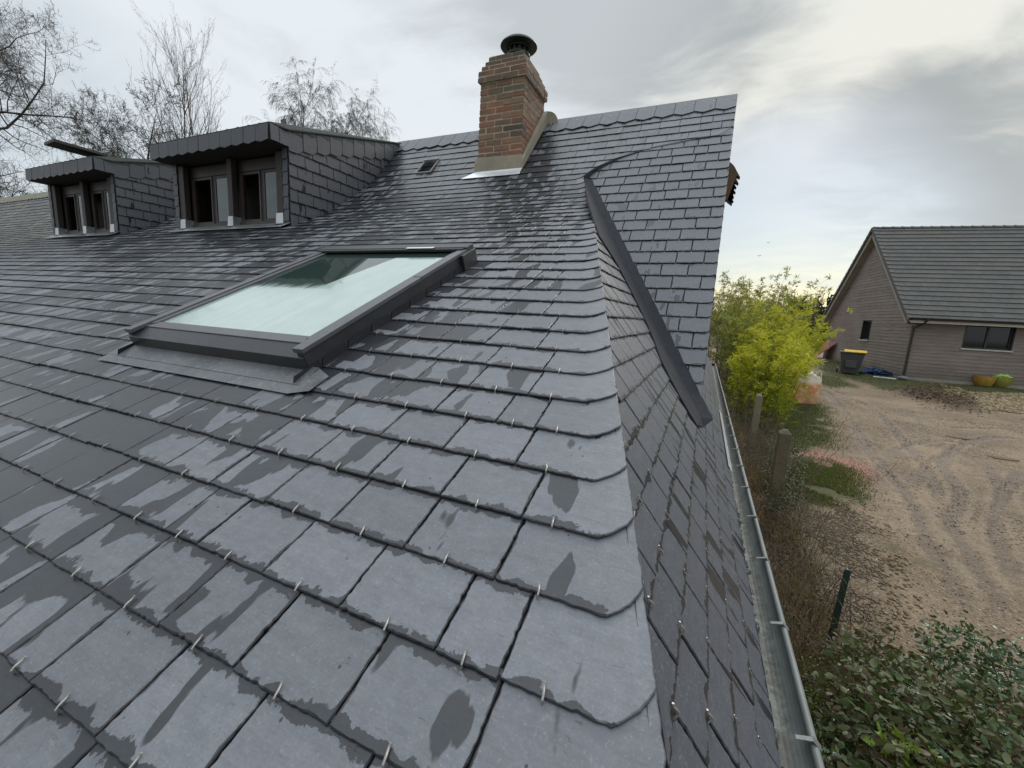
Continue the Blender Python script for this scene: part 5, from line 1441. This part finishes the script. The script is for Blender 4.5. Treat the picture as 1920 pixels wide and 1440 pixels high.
# green steel post
gpx, gpy = 1.32, 4.25; y, z = xz(1590, 1068, gpx+.02)
d0 = np.array([gpx, 4.22, gzz(np.array([gpx]), np.array([4.22]))[0]]); tp_ = ray(1590, 1068); tp_ = tp_*(4.30/tp_[1])+np.array([0, 0, CZ])
grn = simple_mat('dark_green_paint', (.012, .028, .022), .5, 0, 8, .3, .2)
mb = MB(); w_ = .022
def bar3(mb, a, b, wx, wy): mb.raw([a+(-wx, -wy, 0), a+(wx, -wy, 0), a+(wx, wy, 0), a+(-wx, wy, 0), b+(-wx, -wy, 0), b+(wx, -wy, 0), b+(wx, wy, 0), b+(-wx, wy, 0)], [(0, 3, 2, 1), (4, 5, 6, 7), (0, 1, 5, 4), (1, 2, 6, 5), (2, 3, 7, 6), (3, 0, 4, 7)])
bar3(mb, d0+(0, 0, -.1), tp_, .024, .004); bar3(mb, d0+(0, .024, -.1), tp_+(0, .024, 0), .004, .020)
tag(mb.build('steel_fence_post', grn), 'leaning dark green steel post beside the dirt track', 'post')
# sagging wire netting between the posts
wire = simple_mat('galvanised_wire', (.10, .095, .08), .7, .2)
line = [(1.25, 2.4), (1.30, 4.2), (1.24, posts[3][1]), (posts[2][0], posts[2][1]), (posts[1][0], posts[1][1]), (posts[0][0], posts[0][1])]
mb = MB(); tot = 0; P2 = []
for (x0, y0), (x1, y1) in zip(line[:-1], line[1:]):
    n = max(2, int(math.hypot(x1-x0, y1-y0)/.11))
    for i in range(n): P2.append((x0+(x1-x0)*i/n, y0+(y1-y0)*i/n))
P2 = [p for p in P2 if p[1] < 12.5]
def wp(i, h):
    x, y = P2[i]; z0 = gz(x, y); bul = .05*math.sin(i*.37)+.04*math.sin(i*1.1+h*5); return (x+.06+bul*h, y, z0+h*(.92+.05*math.sin(i*.31)))
for h in (.05, .35, .65, .95): mb.tube([wp(i, h) for i in range(len(P2))], .0012, 4)
for i in range(len(P2)-1):
    for k in range(8):
        h0, h1 = .05+k*.112, .05+(k+1)*.112
        if (i+k) % 2: mb.tube([wp(i, h0), wp(i+1, h1)], .0008, 3, cap=False)
        else: mb.tube([wp(i+1, h0), wp(i, h1)], .0008, 3, cap=False)
tag(mb.build('wire_netting', wire), 'rusty wire netting fence overgrown with dry stems beside the gutter', 'fence')

# ================================================================== PLANTS
def tubes(segs, k=3):
    """segs: list of polylines [(p, r), ...] -> V, F (tapered k-sided tubes)"""
    Vs, Fs, b = [], [], 0
    for pl in segs:
        pts = np.array([p for p, _ in pl]); rad = np.array([r for _, r in pl]); n = len(pts)
        tg = np.gradient(pts, axis=0); tg /= np.linalg.norm(tg, axis=1)[:, None]+1e-9
        ref = np.array([.31, .87, .38]); a = np.cross(tg, ref); a /= np.linalg.norm(a, axis=1)[:, None]+1e-9; c = np.cross(tg, a)
        an = np.arange(k)*2*math.pi/k
        ring = pts[:, None]+(a[:, None]*np.cos(an)[None, :, None]+c[:, None]*np.sin(an)[None, :, None])*rad[:, None, None]
        Vs.append(ring.reshape(-1, 3)); i = np.arange(n-1)[:, None]*k; j = np.arange(k)[None]; jn = (j+1) % k
        Fs.append(np.stack([i+j, i+jn, i+k+jn, i+k+j], 2).reshape(-1, 4)+b); b += n*k
    return np.vstack(Vs), np.vstack(Fs)
barkd = simple_mat('grey_bark', (.105, .090, .070), .9, 0, 12, .3, .6); barkb = simple_mat('birch_bark', (.13, .112, .095), .85, 0, 8, .3, .4)
twigm = simple_mat('twig_bark', (.055, .040, .033), .9, 0, 8, .3, .3)
barkg = simple_mat('lichened_bark', (.050, .047, .034), .9, 0, 8, .3, .4)
def tree(name, base, H, label, cat='tree', seed=1, style='oak', lean=(0, 0), r0=.2, crown_from=.25, bark=barkd, twig=twigm, dens=1.0, spread=1.0, group='bare trees behind the roof'):
    rr = random.Random(seed); main = []; fine = []
    def grow(p, d, L, r, lev):
        st = 9 if lev == 0 else (7 if lev == 1 else 5)
        if lev >= 3: st = 4
        pts = [(np.array(p), r)]; dd = np.array(d, float); q = np.array(p, float); endr = r*(.10 if lev == 0 else .14)
        wob = {'oak': .24, 'birch': .10, 'poplar': .07}[style]*(1 if lev else .35)
        for i in range(st):
            t = (i+1)/st
            dd = dd+np.array([rr.gauss(0, wob), rr.gauss(0, wob), rr.gauss(0, wob*.7)])
            if style == 'birch' and lev >= 2: dd[2] -= .20*lev*.7
            elif style == 'birch' and lev == 1: dd[2] += .03
            elif style == 'poplar': dd[2] += .10 if lev else 0
            elif style == 'oak' and lev >= 1: dd[2] += .035
            dd /= np.linalg.norm(dd); q = q+dd*L/st; pts.append((q.copy(), r+(endr-r)*t))
        (main if lev <= 1 else fine).append(pts)
        if lev == 4: return
        nc = {0: {'oak': 17, 'birch': 30, 'poplar': 28}[style], 1: {'oak': 13, 'birch': 15, 'poplar': 11}[style], 2: {'oak': 9, 'birch': 9, 'poplar': 6}[style], 3: {'oak': 5, 'birch': 4, 'poplar': 2}[style]}[lev]
        nc = int(nc*dens)
        for c_ in range(nc):
            t = crown_from+(1-crown_from)*(c_+rr.random())/nc if lev == 0 else .18+.82*(c_+rr.random())/nc
            f_ = t*(len(pts)-1); i = min(int(f_), len(pts)-2); fr_ = f_-i; p0, ra = pts[i]; p1, rb = pts[i+1]; bp = p0+(p1-p0)*fr_; br = ra+(rb-ra)*fr_
            axis = (p1-p0)/np.linalg.norm(p1-p0); a = rr.uniform(0, 6.283); o = np.cross(axis, [math.cos(a), math.sin(a), .3]); o /= np.linalg.norm(o)+1e-9
            an = {'oak': R(rr.uniform(38, 72)), 'birch': R(rr.uniform(30, 55)), 'poplar': R(rr.uniform(18, 36))}[style]*spread
            nd = axis*math.cos(an)+o*math.sin(an)
            ll = L*({'oak': .52, 'birch': .40, 'poplar': .50}[style] if lev == 0 else .46)*rr.uniform(.65, 1.1)*(1.12-.62*t if lev == 0 else 1.1-.45*t)
            grow(bp, nd, ll, max(br*(.62 if lev < 1 else .55), {'oak': .0075, 'poplar': .0055, 'birch': .0048}[style]), lev+1)
    grow(base, (lean[0], lean[1], 1), H, r0, 0)
    root = empty(name, tuple(base)); tag(root, label, cat, group)
    V, F_ = tubes(main, 6); fastmesh('trunk', V, F_, bark, parent=root, smooth=True)
    for pl in fine: pl[-1] = (pl[-1][0], pl[-1][1]*.6)
    V, F_ = tubes(fine, 3); fastmesh('crown', V, F_, twig, parent=root)
    return root
def on_ray(px, py, Y, z=None):
    d = ray(px, py); p = d*Y/d[1]; return np.array([p[0], p[1], p[2]+CZ])
def plant_tree(name, px, pyt, Y, label, **k):
    top = on_ray(px, pyt, Y); zb = float(gz(0, Y)); tree(name, np.array([top[0], top[1], zb]), (top[2]-zb)*k.pop('hk', .88), label, **k)
plant_tree('bare_birch', 562, 112, 19, 'tallest bare birch, leftmost of three above the near dormer roof', seed=11, style='birch', r0=.14, crown_from=.5, bark=barkb, dens=1.05, spread=.72)
plant_tree('bare_birch', 628, 142, 19.5, 'middle bare birch of three above the near dormer roof', seed=12, style='birch', r0=.13, crown_from=.5, bark=barkb, dens=1.05, spread=.72)
plant_tree('bare_birch', 690, 180, 20, 'shortest bare birch, rightmost of three, nearest the brick chimney', seed=13, style='birch', r0=.11, crown_from=.5, bark=barkb, dens=.95, spread=.72)
plant_tree('bare_ash', 318, 55, 16, 'tall upright bare tree with fanned branches left of the near dormer', seed=21, style='poplar', hk=.88, r0=.13, crown_from=.33, bark=barkb, dens=.85, spread=.95)
plant_tree('bare_ash', 362, 62, 16.4, 'slender upright bare tree just right of the tallest fanned one', seed=22, style='poplar', hk=.86, r0=.11, crown_from=.35, bark=barkb, dens=.7, spread=.95)
plant_tree('bare_orchard_tree', 175, 120, 11.5, 'crooked bare tree rising behind the far dormer roof', seed=31, style='oak', r0=.16, crown_from=.30, bark=barkd, twig=barkg, dens=1.2, spread=.9, hk=.86)
plant_tree('bare_orchard_tree', 268, 205, 14.0, 'low twiggy bare tree between the two dormers', seed=32, style='oak', r0=.12, crown_from=.35, bark=barkd, twig=twigm, dens=1.0, spread=.9, hk=.72)
t_ = on_ray(-230, -120, 7.6); tree('bare_oak', np.array([t_[0], t_[1], .4]), t_[2]-.4, 'large bare oak whose mossy limbs reach in from the left edge', seed=44, style='oak', r0=.30, crown_from=.18, bark=barkg, twig=barkg, dens=1.35, spread=1.2)
# thin distant trees beyond the bamboo
plant_tree('distant_tree', 1452, 528, 34, 'pale bare tree showing above the bamboo tops', seed=51, style='oak', r0=.12, crown_from=.3, bark=barkd, dens=.7, group='distant trees')
plant_tree('distant_tree', 1515, 552, 52, 'wide bare distant tree left of the bungalow eave', seed=52, style='oak', r0=.2, crown_from=.3, bark=barkd, dens=.75, group='distant trees')
plant_tree('distant_tree', 1541, 546, 50, 'spiky bare distant tree touching the bungalow eave', seed=53, style='poplar', r0=.16, crown_from=.2, bark=barkd, dens=.75, group='distant trees')

def rand_dirs(n, up=0.0, flat=1.0):
    d = rng.normal(0, 1, (n, 3)); d[:, 2] = d[:, 2]*flat+up; return d/np.linalg.norm(d, axis=1)[:, None]
def leaves(name, C_, D_, L_n, W_n, mat, parent=None, rnd=None, fold=.25, shape='lance'):
    """C_ base points, D_ directions, folded leaf blades"""
    n = len(C_); up = rng.normal(0, 1, (n, 3)); s_ = np.cross(D_, up); s_ /= np.linalg.norm(s_, axis=1)[:, None]; nr = np.cross(s_, D_)
    Lc, Wc = L_n[:, None], W_n[:, None]
    if shape == 'lance':
        T_ = [(0, 0, 0), (.35, .5, .0), (.35, -.5, .0), (1, 0, -.12), (.35, 0, -fold)]; Fp = [(0, 4, 1), (0, 2, 4), (4, 3, 1), (4, 2, 3)]
    elif shape == 'oval':
        T_ = [(0, 0, 0), (.2, .36, 0), (.55, .5, 0), (.85, .28, -.05), (1, 0, -.12), (.85, -.28, -.05), (.55, -.5, 0), (.2, -.36, 0), (.5, 0, -fold)]; Fp = [(8, i, (i+1) % 8) for i in range(8)]
    else:   # holly: spined outline
        o = []; 
        for i, (t, w_) in enumerate(((0, .05), (.10, .30), (.18, .62), (.26, .30), (.38, .75), (.47, .32), (.60, .72), (.68, .28), (.80, .45), (.86, .15))): o.append((t, w_, .15*(w_ > .4)))
        T_ = o+[(1.05, 0, -.05)]+[(t, -w_, z) for t, w_, z in o[::-1]]+[(.5, 0, -fold)]; m_ = len(T_)-1; Fp = [(m_, i, (i+1) % m_) for i in range(m_)]
    T_ = np.array(T_); Fp = np.array(Fp)
    V = C_[:, None]+D_[:, None]*T_[None, :, 0:1]*Lc[:, None]+s_[:, None]*T_[None, :, 1:2]*Wc[:, None]+nr[:, None]*T_[None, :, 2:3]*Wc[:, None]
    F_ = (Fp[None]+np.arange(n)[:, None, None]*len(T_)).reshape(-1, 3); rn = np.repeat(rng.random((n, 3)) if rnd is None else rnd, len(T_), 0)
    return fastmesh(name, V.reshape(-1, 3), F_, mat, parent=parent, attrs={'rnd': rn})

# ---- bamboo
bam_y = leaf_mat('bamboo_leaf_yellow', [(.12, .17, .012), (.29, .33, .02), (.45, .44, .03), (.56, .50, .06)], .5, .35, .3)
bam_g = leaf_mat('bamboo_leaf_green', [(.05, .09, .012), (.14, .18, .03), (.27, .29, .05), (.38, .36, .10)], .5, .3, .3)
bam_d = leaf_mat('bamboo_leaf_dry', [(.09, .11, .025), (.18, .18, .055), (.28, .25, .10), (.17, .13, .065)], .6, .3, .3)
culm_m = simple_mat('bamboo_culm', (.12, .13, .035), .5, 0, 5, .25, .1); culm_b = simple_mat('dry_culm', (.10, .075, .045), .7, 0, 5, .3, .2)
def bamboo(cx_, cy_, rx, ry, H, n, label, mat, culm, seed=0, lpc=115, lean_out=.22, low=.10, lsz=(.055, .12)):
    rr = np.random.default_rng(seed); z0 = float(gz(cx_, cy_)); root = empty('bamboo_clump', (cx_, cy_, z0)); tag(root, label, 'bamboo', 'bamboo clumps beside the fence')
    segs = []; C_, D_, S_, T_ = [], [], [], []
    for i in range(n):
        a = rr.uniform(0, 6.283); q = math.sqrt(rr.random()); bx, by = cx_+rx*q*math.cos(a), cy_+ry*q*math.sin(a); h = H*rr.uniform(.62, 1.0)*(1-.18*q*q)
        if rr.random() < .07: h *= 1.15
        la = a+rr.normal(0, .6); l = lean_out*rr.uniform(.2, 1.3)*h*(.4+q); tt = np.linspace(0, 1, 9)
        pts = np.stack([bx+l*math.cos(la)*tt**2.4, by+l*math.sin(la)*tt**2.4, z0+h*(tt-.10*tt**4)], 1)
        segs.append([(p, .0095*(1-.8*t)) for p, t in zip(pts, tt)])
        nb = int(22*rr.uniform(.8, 1.2))
        for b in range(nb):
            t = low+(1-low)*rr.random()**.85; k = min(7, int(t*8)); p = pts[k]+(pts[k+1]-pts[k])*(t*8-k)
            d = np.array([math.cos(x_ := rr.uniform(0, 6.283)), math.sin(x_), rr.uniform(.2, 1.1)]); d /= np.linalg.norm(d); bl = rr.uniform(.12, .42)*(1.15-.7*t)
            e = p+d*bl+np.array([0, 0, -.04]); segs.append([(p, .0022), ((p+e)/2+[0, 0, .02], .0016), (e, .0009)])
            m_ = max(3, int(lpc/nb*rr.uniform(.7, 1.3)*2.2)); f_ = rr.uniform(.25, 1.05, m_)[:, None]
            C_.append(p+(e-p)*f_+rr.normal(0, .02, (m_, 3))); dd = d[None]*.8+rr.normal(0, .55, (m_, 3)); dd[:, 2] -= .28; D_.append(dd/np.linalg.norm(dd, axis=1)[:, None]); S_.append(rr.uniform(*lsz, m_)); T_.append(np.clip(rr.normal(.18+.55*t, .2, m_), 0, 1))
    C_, D_, S_, T_ = np.vstack(C_), np.vstack(D_), np.concatenate(S_), np.concatenate(T_)
    V, F_ = tubes(segs, 4); fastmesh('culms', V, F_, culm, parent=root)
    leaves('leaves', C_, D_, S_*1.25, S_*.24, mat, parent=root, rnd=np.stack([T_, T_, T_], 1))
    return root
bamboo(1.62, 12.6, .60, 1.3, 3.0, 64, 'bright yellow bamboo clump nearest the roof, in front of the orange bag', bam_y, culm_m, 1, 150, low=.06)
bamboo(1.35, 15.0, .55, 1.5, 3.7, 48, 'green bamboo clump between the concrete posts and the yellow one', bam_g, culm_m, 2, 130)
bamboo(2.15, 15.6, .7, 1.5, 3.75, 60, 'tall yellow green bamboo clump behind the nearest clump', bam_y, culm_m, 3, 130)
bamboo(2.95, 19.0, .9, 1.8, 3.1, 54, 'yellow bamboo clump bending over the grass near the bin', bam_y, culm_m, 4, 120, lean_out=.32)
bamboo(1.9, 20.5, 1.3, 2.4, 4.9, 64, 'highest green bamboo clump, standing farthest back', bam_g, culm_m, 5, 110, lsz=(.07, .15))
bamboo(.72, 20.0, .75, 4.0, 4.8, 60, 'dull olive and brown bamboo clump next to the roof verge', bam_d, culm_b, 6, 85, lsz=(.06, .12))
bamboo(3.3, 25.5, 1.2, 2.2, 3.6, 30, 'bamboo clump at the back left of the red board', bam_g, culm_m, 7, 100, lsz=(.08, .16))
# dark evergreen hedge behind the bungalow corner
eg = leaf_mat('evergreen', [(.014, .030, .008), (.030, .055, .014), (.055, .085, .022)], .55, .2, .3)
def bushy(name, c_, rad, n, size, mat, label, cat, group=None, seed=0, stem=twigm, shape='oval', wr=.6, hollow=.35, up=.4):
    rr = np.random.default_rng(seed); root = empty(name, c_); tag(root, label, cat, group)
    nn = max(6, n//26); d = rr.normal(0, 1, (nn, 3)); d[:, 2] = abs(d[:, 2]); d /= np.linalg.norm(d, axis=1)[:, None]; r_ = rr.uniform(hollow, 1, nn)**.6
    ctr = np.array(c_)+d*r_[:, None]*np.array(rad)*(1+.18*rr.normal(0, 1, (nn, 1)))
    ctr[:, 2] = np.maximum(ctr[:, 2], c_[2]+.03)
    idx = rr.integers(0, nn, n); C_ = ctr[idx]+rr.normal(0, 1, (n, 3))*np.array(rad)*.09; D_ = d[idx]*.8+rr.normal(0, .6, (n, 3)); D_[:, 2] += up*.3; D_ /= np.linalg.norm(D_, axis=1)[:, None]
    S_ = rr.uniform(*size, n); b = rr.random(nn)[idx]*.6+rr.random(n)*.4
    leaves('leaves', C_, D_, S_, S_*wr, mat, parent=root, rnd=np.stack([b, b, b], 1), shape=shape)
    segs = []
    for p in ctr[::2]:
        m_ = (np.array(c_)+p)/2+rr.normal(0, .06, 3)*rad; segs.append([(np.array(c_)-[0, 0, .05], .012*max(rad)), (m_, .007*max(rad)), (p, .003*max(rad))])
    V, F_ = tubes(segs, 4); fastmesh('stems', V, F_, stem, parent=root); return root
hq = np.array([cx, cy])+gd*12.5-fr*2.2
bushy('evergreen_hedge', (hq[0], hq[1], 1.4), (1.7, 1.8, 2.6), 9000, (.07, .13), eg, 'dark evergreen hedge beyond the far corner of the bungalow', 'hedge', seed=3)
for i, (px, py, Y, rx, hz_, lab) in enumerate(((1490, 565, 62, 2.6, 6.4, 'dark conifer standing far behind the bamboo'), (1524, 578, 70, 3.4, 4.4, 'dark distant bush left of the bungalow roof'), (1548, 572, 60, 2.2, 4.6, 'rounded dark distant tree just left of the bungalow gable'))):
    p = on_ray(px, py, Y); bushy('distant_evergreen', (p[0], p[1], 1.2), (rx*.75, rx*.75, p[2]-1.2), 2600, (.25, .5), eg, lab, 'tree', 'distant evergreens', seed=20+i)
# far woodland closing the horizon
rr = np.random.default_rng(5); n = 26000; an = rr.uniform(-1.3, 1.5, n); dist = rr.uniform(85, 150, n); hh = (2.5+5.0*vnoise(an*40+60, dist*0+3, 1.0, 31)+2.5*vnoise(an*160+300, dist*0, 1.0, 32))
C_ = np.stack([dist*np.sin(an), dist*np.cos(an), -.6+hh*rr.random(n)**.7], 1); wd_ = leaf_mat('woodland', [(.045, .050, .035), (.075, .075, .055), (.10, .09, .075)], .9, .1, .1)
tag(leaves('far_woodland', C_, rand_dirs(n, .6), rr.uniform(.9, 2.2, n), rr.uniform(.5, 1.1, n), wd_, shape='lance'), kind='stuff')

# ---- holly and bramble at the lower right
hol = leaf_mat('holly_leaf', [(.014, .034, .014), (.030, .065, .022), (.055, .105, .032), (.10, .16, .04)], .28, .12, .6)
hol_y = leaf_mat('young_holly_leaf', [(.10, .16, .02), (.19, .26, .03)], .35, .3, .5)
brm = leaf_mat('bramble_leaf', [(.022, .050, .014), (.050, .085, .024), (.095, .105, .040), (.085, .055, .038), (.13, .17, .075)], .55, .15, .35)
def bushtop(px, py_, Y): return on_ray(px, py_, Y)
def canopy(name, poly_px, depth, n, size, mat, label, shape, wr, seed, stems=40, group=None, drop=.45, stemmat=twigm):
    """leaves on arching shoots: clusters spread between near and far bounds"""
    rr = np.random.default_rng(seed); cl_ = []
    xs = [p[0] for p in poly_px]; ys = [p[1] for p in poly_px]; pp = [tuple(p) for p in poly_px]
    while len(cl_) < n//9:
        x, y = rr.uniform(min(xs), max(xs)), rr.uniform(min(ys), max(ys))
        if not inpoly(np.array([x]), np.array([y]), pp)[0]: continue
        gx_, gy_ = G(x, y); h = rr.uniform(*depth); k = (gzz(np.array([gx_]), np.array([gy_]))[0]); g = np.array([gx_, gy_, k]); eye = np.array([0, 0, CZ])
        t = h/(CZ-k); cl_.append(g+(eye-g)*t)
    cl_ = np.array(cl_); nn = len(cl_); idx = rr.integers(0, nn, n); C_ = cl_[idx]+rr.normal(0, .045, (n, 3)); D_ = rr.normal(0, 1, (n, 3)); D_[:, 2] = D_[:, 2]*.5-.1; D_ /= np.linalg.norm(D_, axis=1)[:, None]
    S_ = rr.uniform(*size, n)*(.7+.3*rr.random(nn)[idx]); b = np.clip(rr.random(nn)[idx]*.7+rr.random(n)*.35, 0, 1)
    base = cl_.mean(0); base[2] = gz(base[0], base[1]); root = empty(name, tuple(base)); tag(root, label, 'shrub', group)
    leaves('leaves', C_, D_, S_, S_*wr, mat, parent=root, rnd=np.stack([b, b, b], 1), shape=shape, fold=.2)
    segs = []
    for i in rr.choice(nn, min(nn, stems), replace=False):
        p = cl_[i]; q = base+np.append(rr.normal(0, .25, 2), 0); q[2] = gz(q[0], q[1]); m_ = (p+q)/2+np.array([rr.normal(0, .06), rr.normal(0, .06), .22*rr.random()]); tt = np.linspace(0, 1, 8)[:, None]
        pl = q*(1-tt)**2+2*m_*tt*(1-tt)+p*tt**2; pl = pl+rr.normal(0, .008, pl.shape); segs.append([(v_, .006*(1-.6*j/7)) for j, v_ in enumerate(pl)])
    V, F_ = tubes(segs, 5); fastmesh('stems', V, F_, stemmat, parent=root); return root
cane = simple_mat('bramble_cane', (.075, .040, .032), .6)
grp = 'shrubs in the lower right corner'
canopy('bramble_bush', [(1560, 1195), (1640, 1180), (1740, 1255), (1840, 1270), (1960, 1320), (1960, 1560), (1600, 1560), (1540, 1360)], (.40, 1.15), 7400, (.020, .072), brm, 'grey green bramble with broad leaves filling the lower right corner', 'oval', .58, 61, 190, grp, stemmat=cane)
canopy('holly_bush', [(1730, 1172), (1800, 1165), (1850, 1200), (1960, 1235), (1960, 1300), (1800, 1290), (1740, 1240)], (.50, .92), 1100, (.035, .058), hol, 'glossy holly sprigs standing above the bramble against the track', 'holly', .42, 62, 26, grp)
canopy('holly_bush', [(1560, 1330), (1700, 1290), (1960, 1380), (1960, 1600), (1560, 1600), (1530, 1440)], (.35, 1.05), 4200, (.035, .062), hol, 'dark holly growing through the bramble at the bottom edge', 'holly', .42, 63, 50, grp)
canopy('young_holly', [(1672, 1400), (1710, 1388), (1722, 1425), (1685, 1440)], (1.0, 1.18), 34, (.055, .085), hol_y, 'bright lime green young holly shoot at the bottom edge', 'holly', .45, 64, 5, grp)
canopy('privet_bush', [(1500, 1240), (1570, 1250), (1600, 1330), (1590, 1440), (1540, 1470), (1505, 1380)], (.12, .6), 2600, (.018, .036), leaf_mat('small_green_leaf', [(.028, .045, .012), (.06, .09, .02), (.12, .14, .035)], .5, .25, .35), 'fine leaved green shrub between the gutter and the holly', 'oval', .55, 65, 60, grp)
canopy('ivy_patch', [(1450, 800), (1500, 830), (1520, 880), (1500, 940), (1450, 960), (1430, 880)], (.05, .5), 2600, (.02, .045), leaf_mat('ivy_leaf', [(.018, .032, .010), (.045, .065, .016), (.10, .12, .03)], .45, .2, .4), 'ivy and weeds around the old dark post', 'oval', .7, 66, 30, None)
# ---- tangle of dead stems between the gutter and the track
rr = np.random.default_rng(77); segs = []; segs2 = []
def gxline(y): return .42
for i in range(2600):
    y = 2.2+rr.random()**1.3*17; x = .45+rr.random()**.8*(.95+.035*y); z = float(gz(x, y)); h = rr.uniform(.15, 1.05)*(1.1 if rr.random() < .12 else .75)
    d = rr.normal(0, .45, 2); bend = rr.normal(0, .25, 2); tt = np.linspace(0, 1, 6)
    pts = np.stack([x+d[0]*tt*h+bend[0]*np.sin(tt*3)*.3, y+d[1]*tt*h+bend[1]*np.sin(tt*2.5)*.3, z+h*np.sin(tt*rr.uniform(1.2, 2.4))], 1)
    r_ = rr.uniform(.0012, .0034); (segs if rr.random() < .6 else segs2).append([(p, r_*(1-.6*t)) for p, t in zip(pts, tt)])
V, F_ = tubes(segs, 3); tag(fastmesh('dead_undergrowth', V, F_, simple_mat('dead_stem', (.13, .095, .065), .9, 0, 3, .5, .2)), kind='stuff')
V, F_ = tubes(segs2, 3); tag(fastmesh('bramble_undergrowth', V, F_, simple_mat('dark_stem', (.075, .048, .036), .8, 0, 3, .5, .2)), kind='stuff')
n = 16000; y = 2.0+rr.random(n)**1.2*18; x = .42+rr.random(n)*(.85+.04*y); hh = rr.random(n)**1.6*.75*np.clip(vnoise(x, y, .5, 41)*1.6-.2, .05, 1)
C_ = np.stack([x, y, gz(x, y)+hh+.02], 1); und = leaf_mat('undergrowth_leaf', [(.028, .040, .012), (.055, .065, .02), (.11, .085, .04), (.16, .10, .05), (.09, .065, .035)], .65, .2, .3)
S_ = rr.uniform(.016, .042, n); bq = np.clip(vnoise(x, y, .6, 42)*.9+rr.normal(0, .2, n), 0, 1)
tag(leaves('undergrowth', C_, rand_dirs(n), S_, S_*.6, und, rnd=np.stack([bq]*3, 1), shape='oval'), kind='stuff')
# dry grass tufts and long bare shoots
n = 5000; y = 2.2+rr.random(n)*10; x = .8+rr.random(n)*.75; k = vnoise(x, y, .4, 51) > .5; y, x = y[k], x[k]
blades('dry_grass', np.column_stack([x, y, gz(x, y)]), (.10, .38), (.002, .0045), leaf_mat('straw', [(.16, .12, .06), (.26, .20, .10), (.20, .13, .07)], .8, .3, .2), .9)
for i, (a, b, lab) in enumerate((((1470, 985), (1602, 812), 'long bare reddish shoot leaning over the pink gravel'), ((1490, 1000), (1595, 770), 'upright thin bare shoot beside the ivy'), ((1480, 960), (1520, 760), 'nearly vertical bare shoot in front of the bamboo'), ((1500, 1010), (1680, 880), 'low bare shoot reaching towards the track'))):
    p0 = np.array([*G(*a), 0]); p0[2] = gz(*p0[:2])-.05; p1 = ray(*b); p1 = p1*(p0[1]*1.12/p1[1])+np.array([0, 0, CZ]); tt = np.linspace(0, 1, 12); sag = rr.normal(0, .04, 3)
    main = [(p0+(p1-p0)*t+sag*math.sin(t*3)+rr.normal(0, .006, 3), .006*(1-.75*t)) for t in tt]; sg = [main]
    for j in range(4, 11, 2):
        q = main[j][0]; e = q+(p1-p0)*rr.uniform(.10, .18)+rr.normal(0, .09, 3); sg.append([(q, .0026), ((q+e)/2+rr.normal(0, .01, 3), .002), (e, .001)])
    V, F_ = tubes(sg, 5); tag(fastmesh('bare_shoot', V, F_, cane), lab, 'shoot', 'bare shoots by the fence')
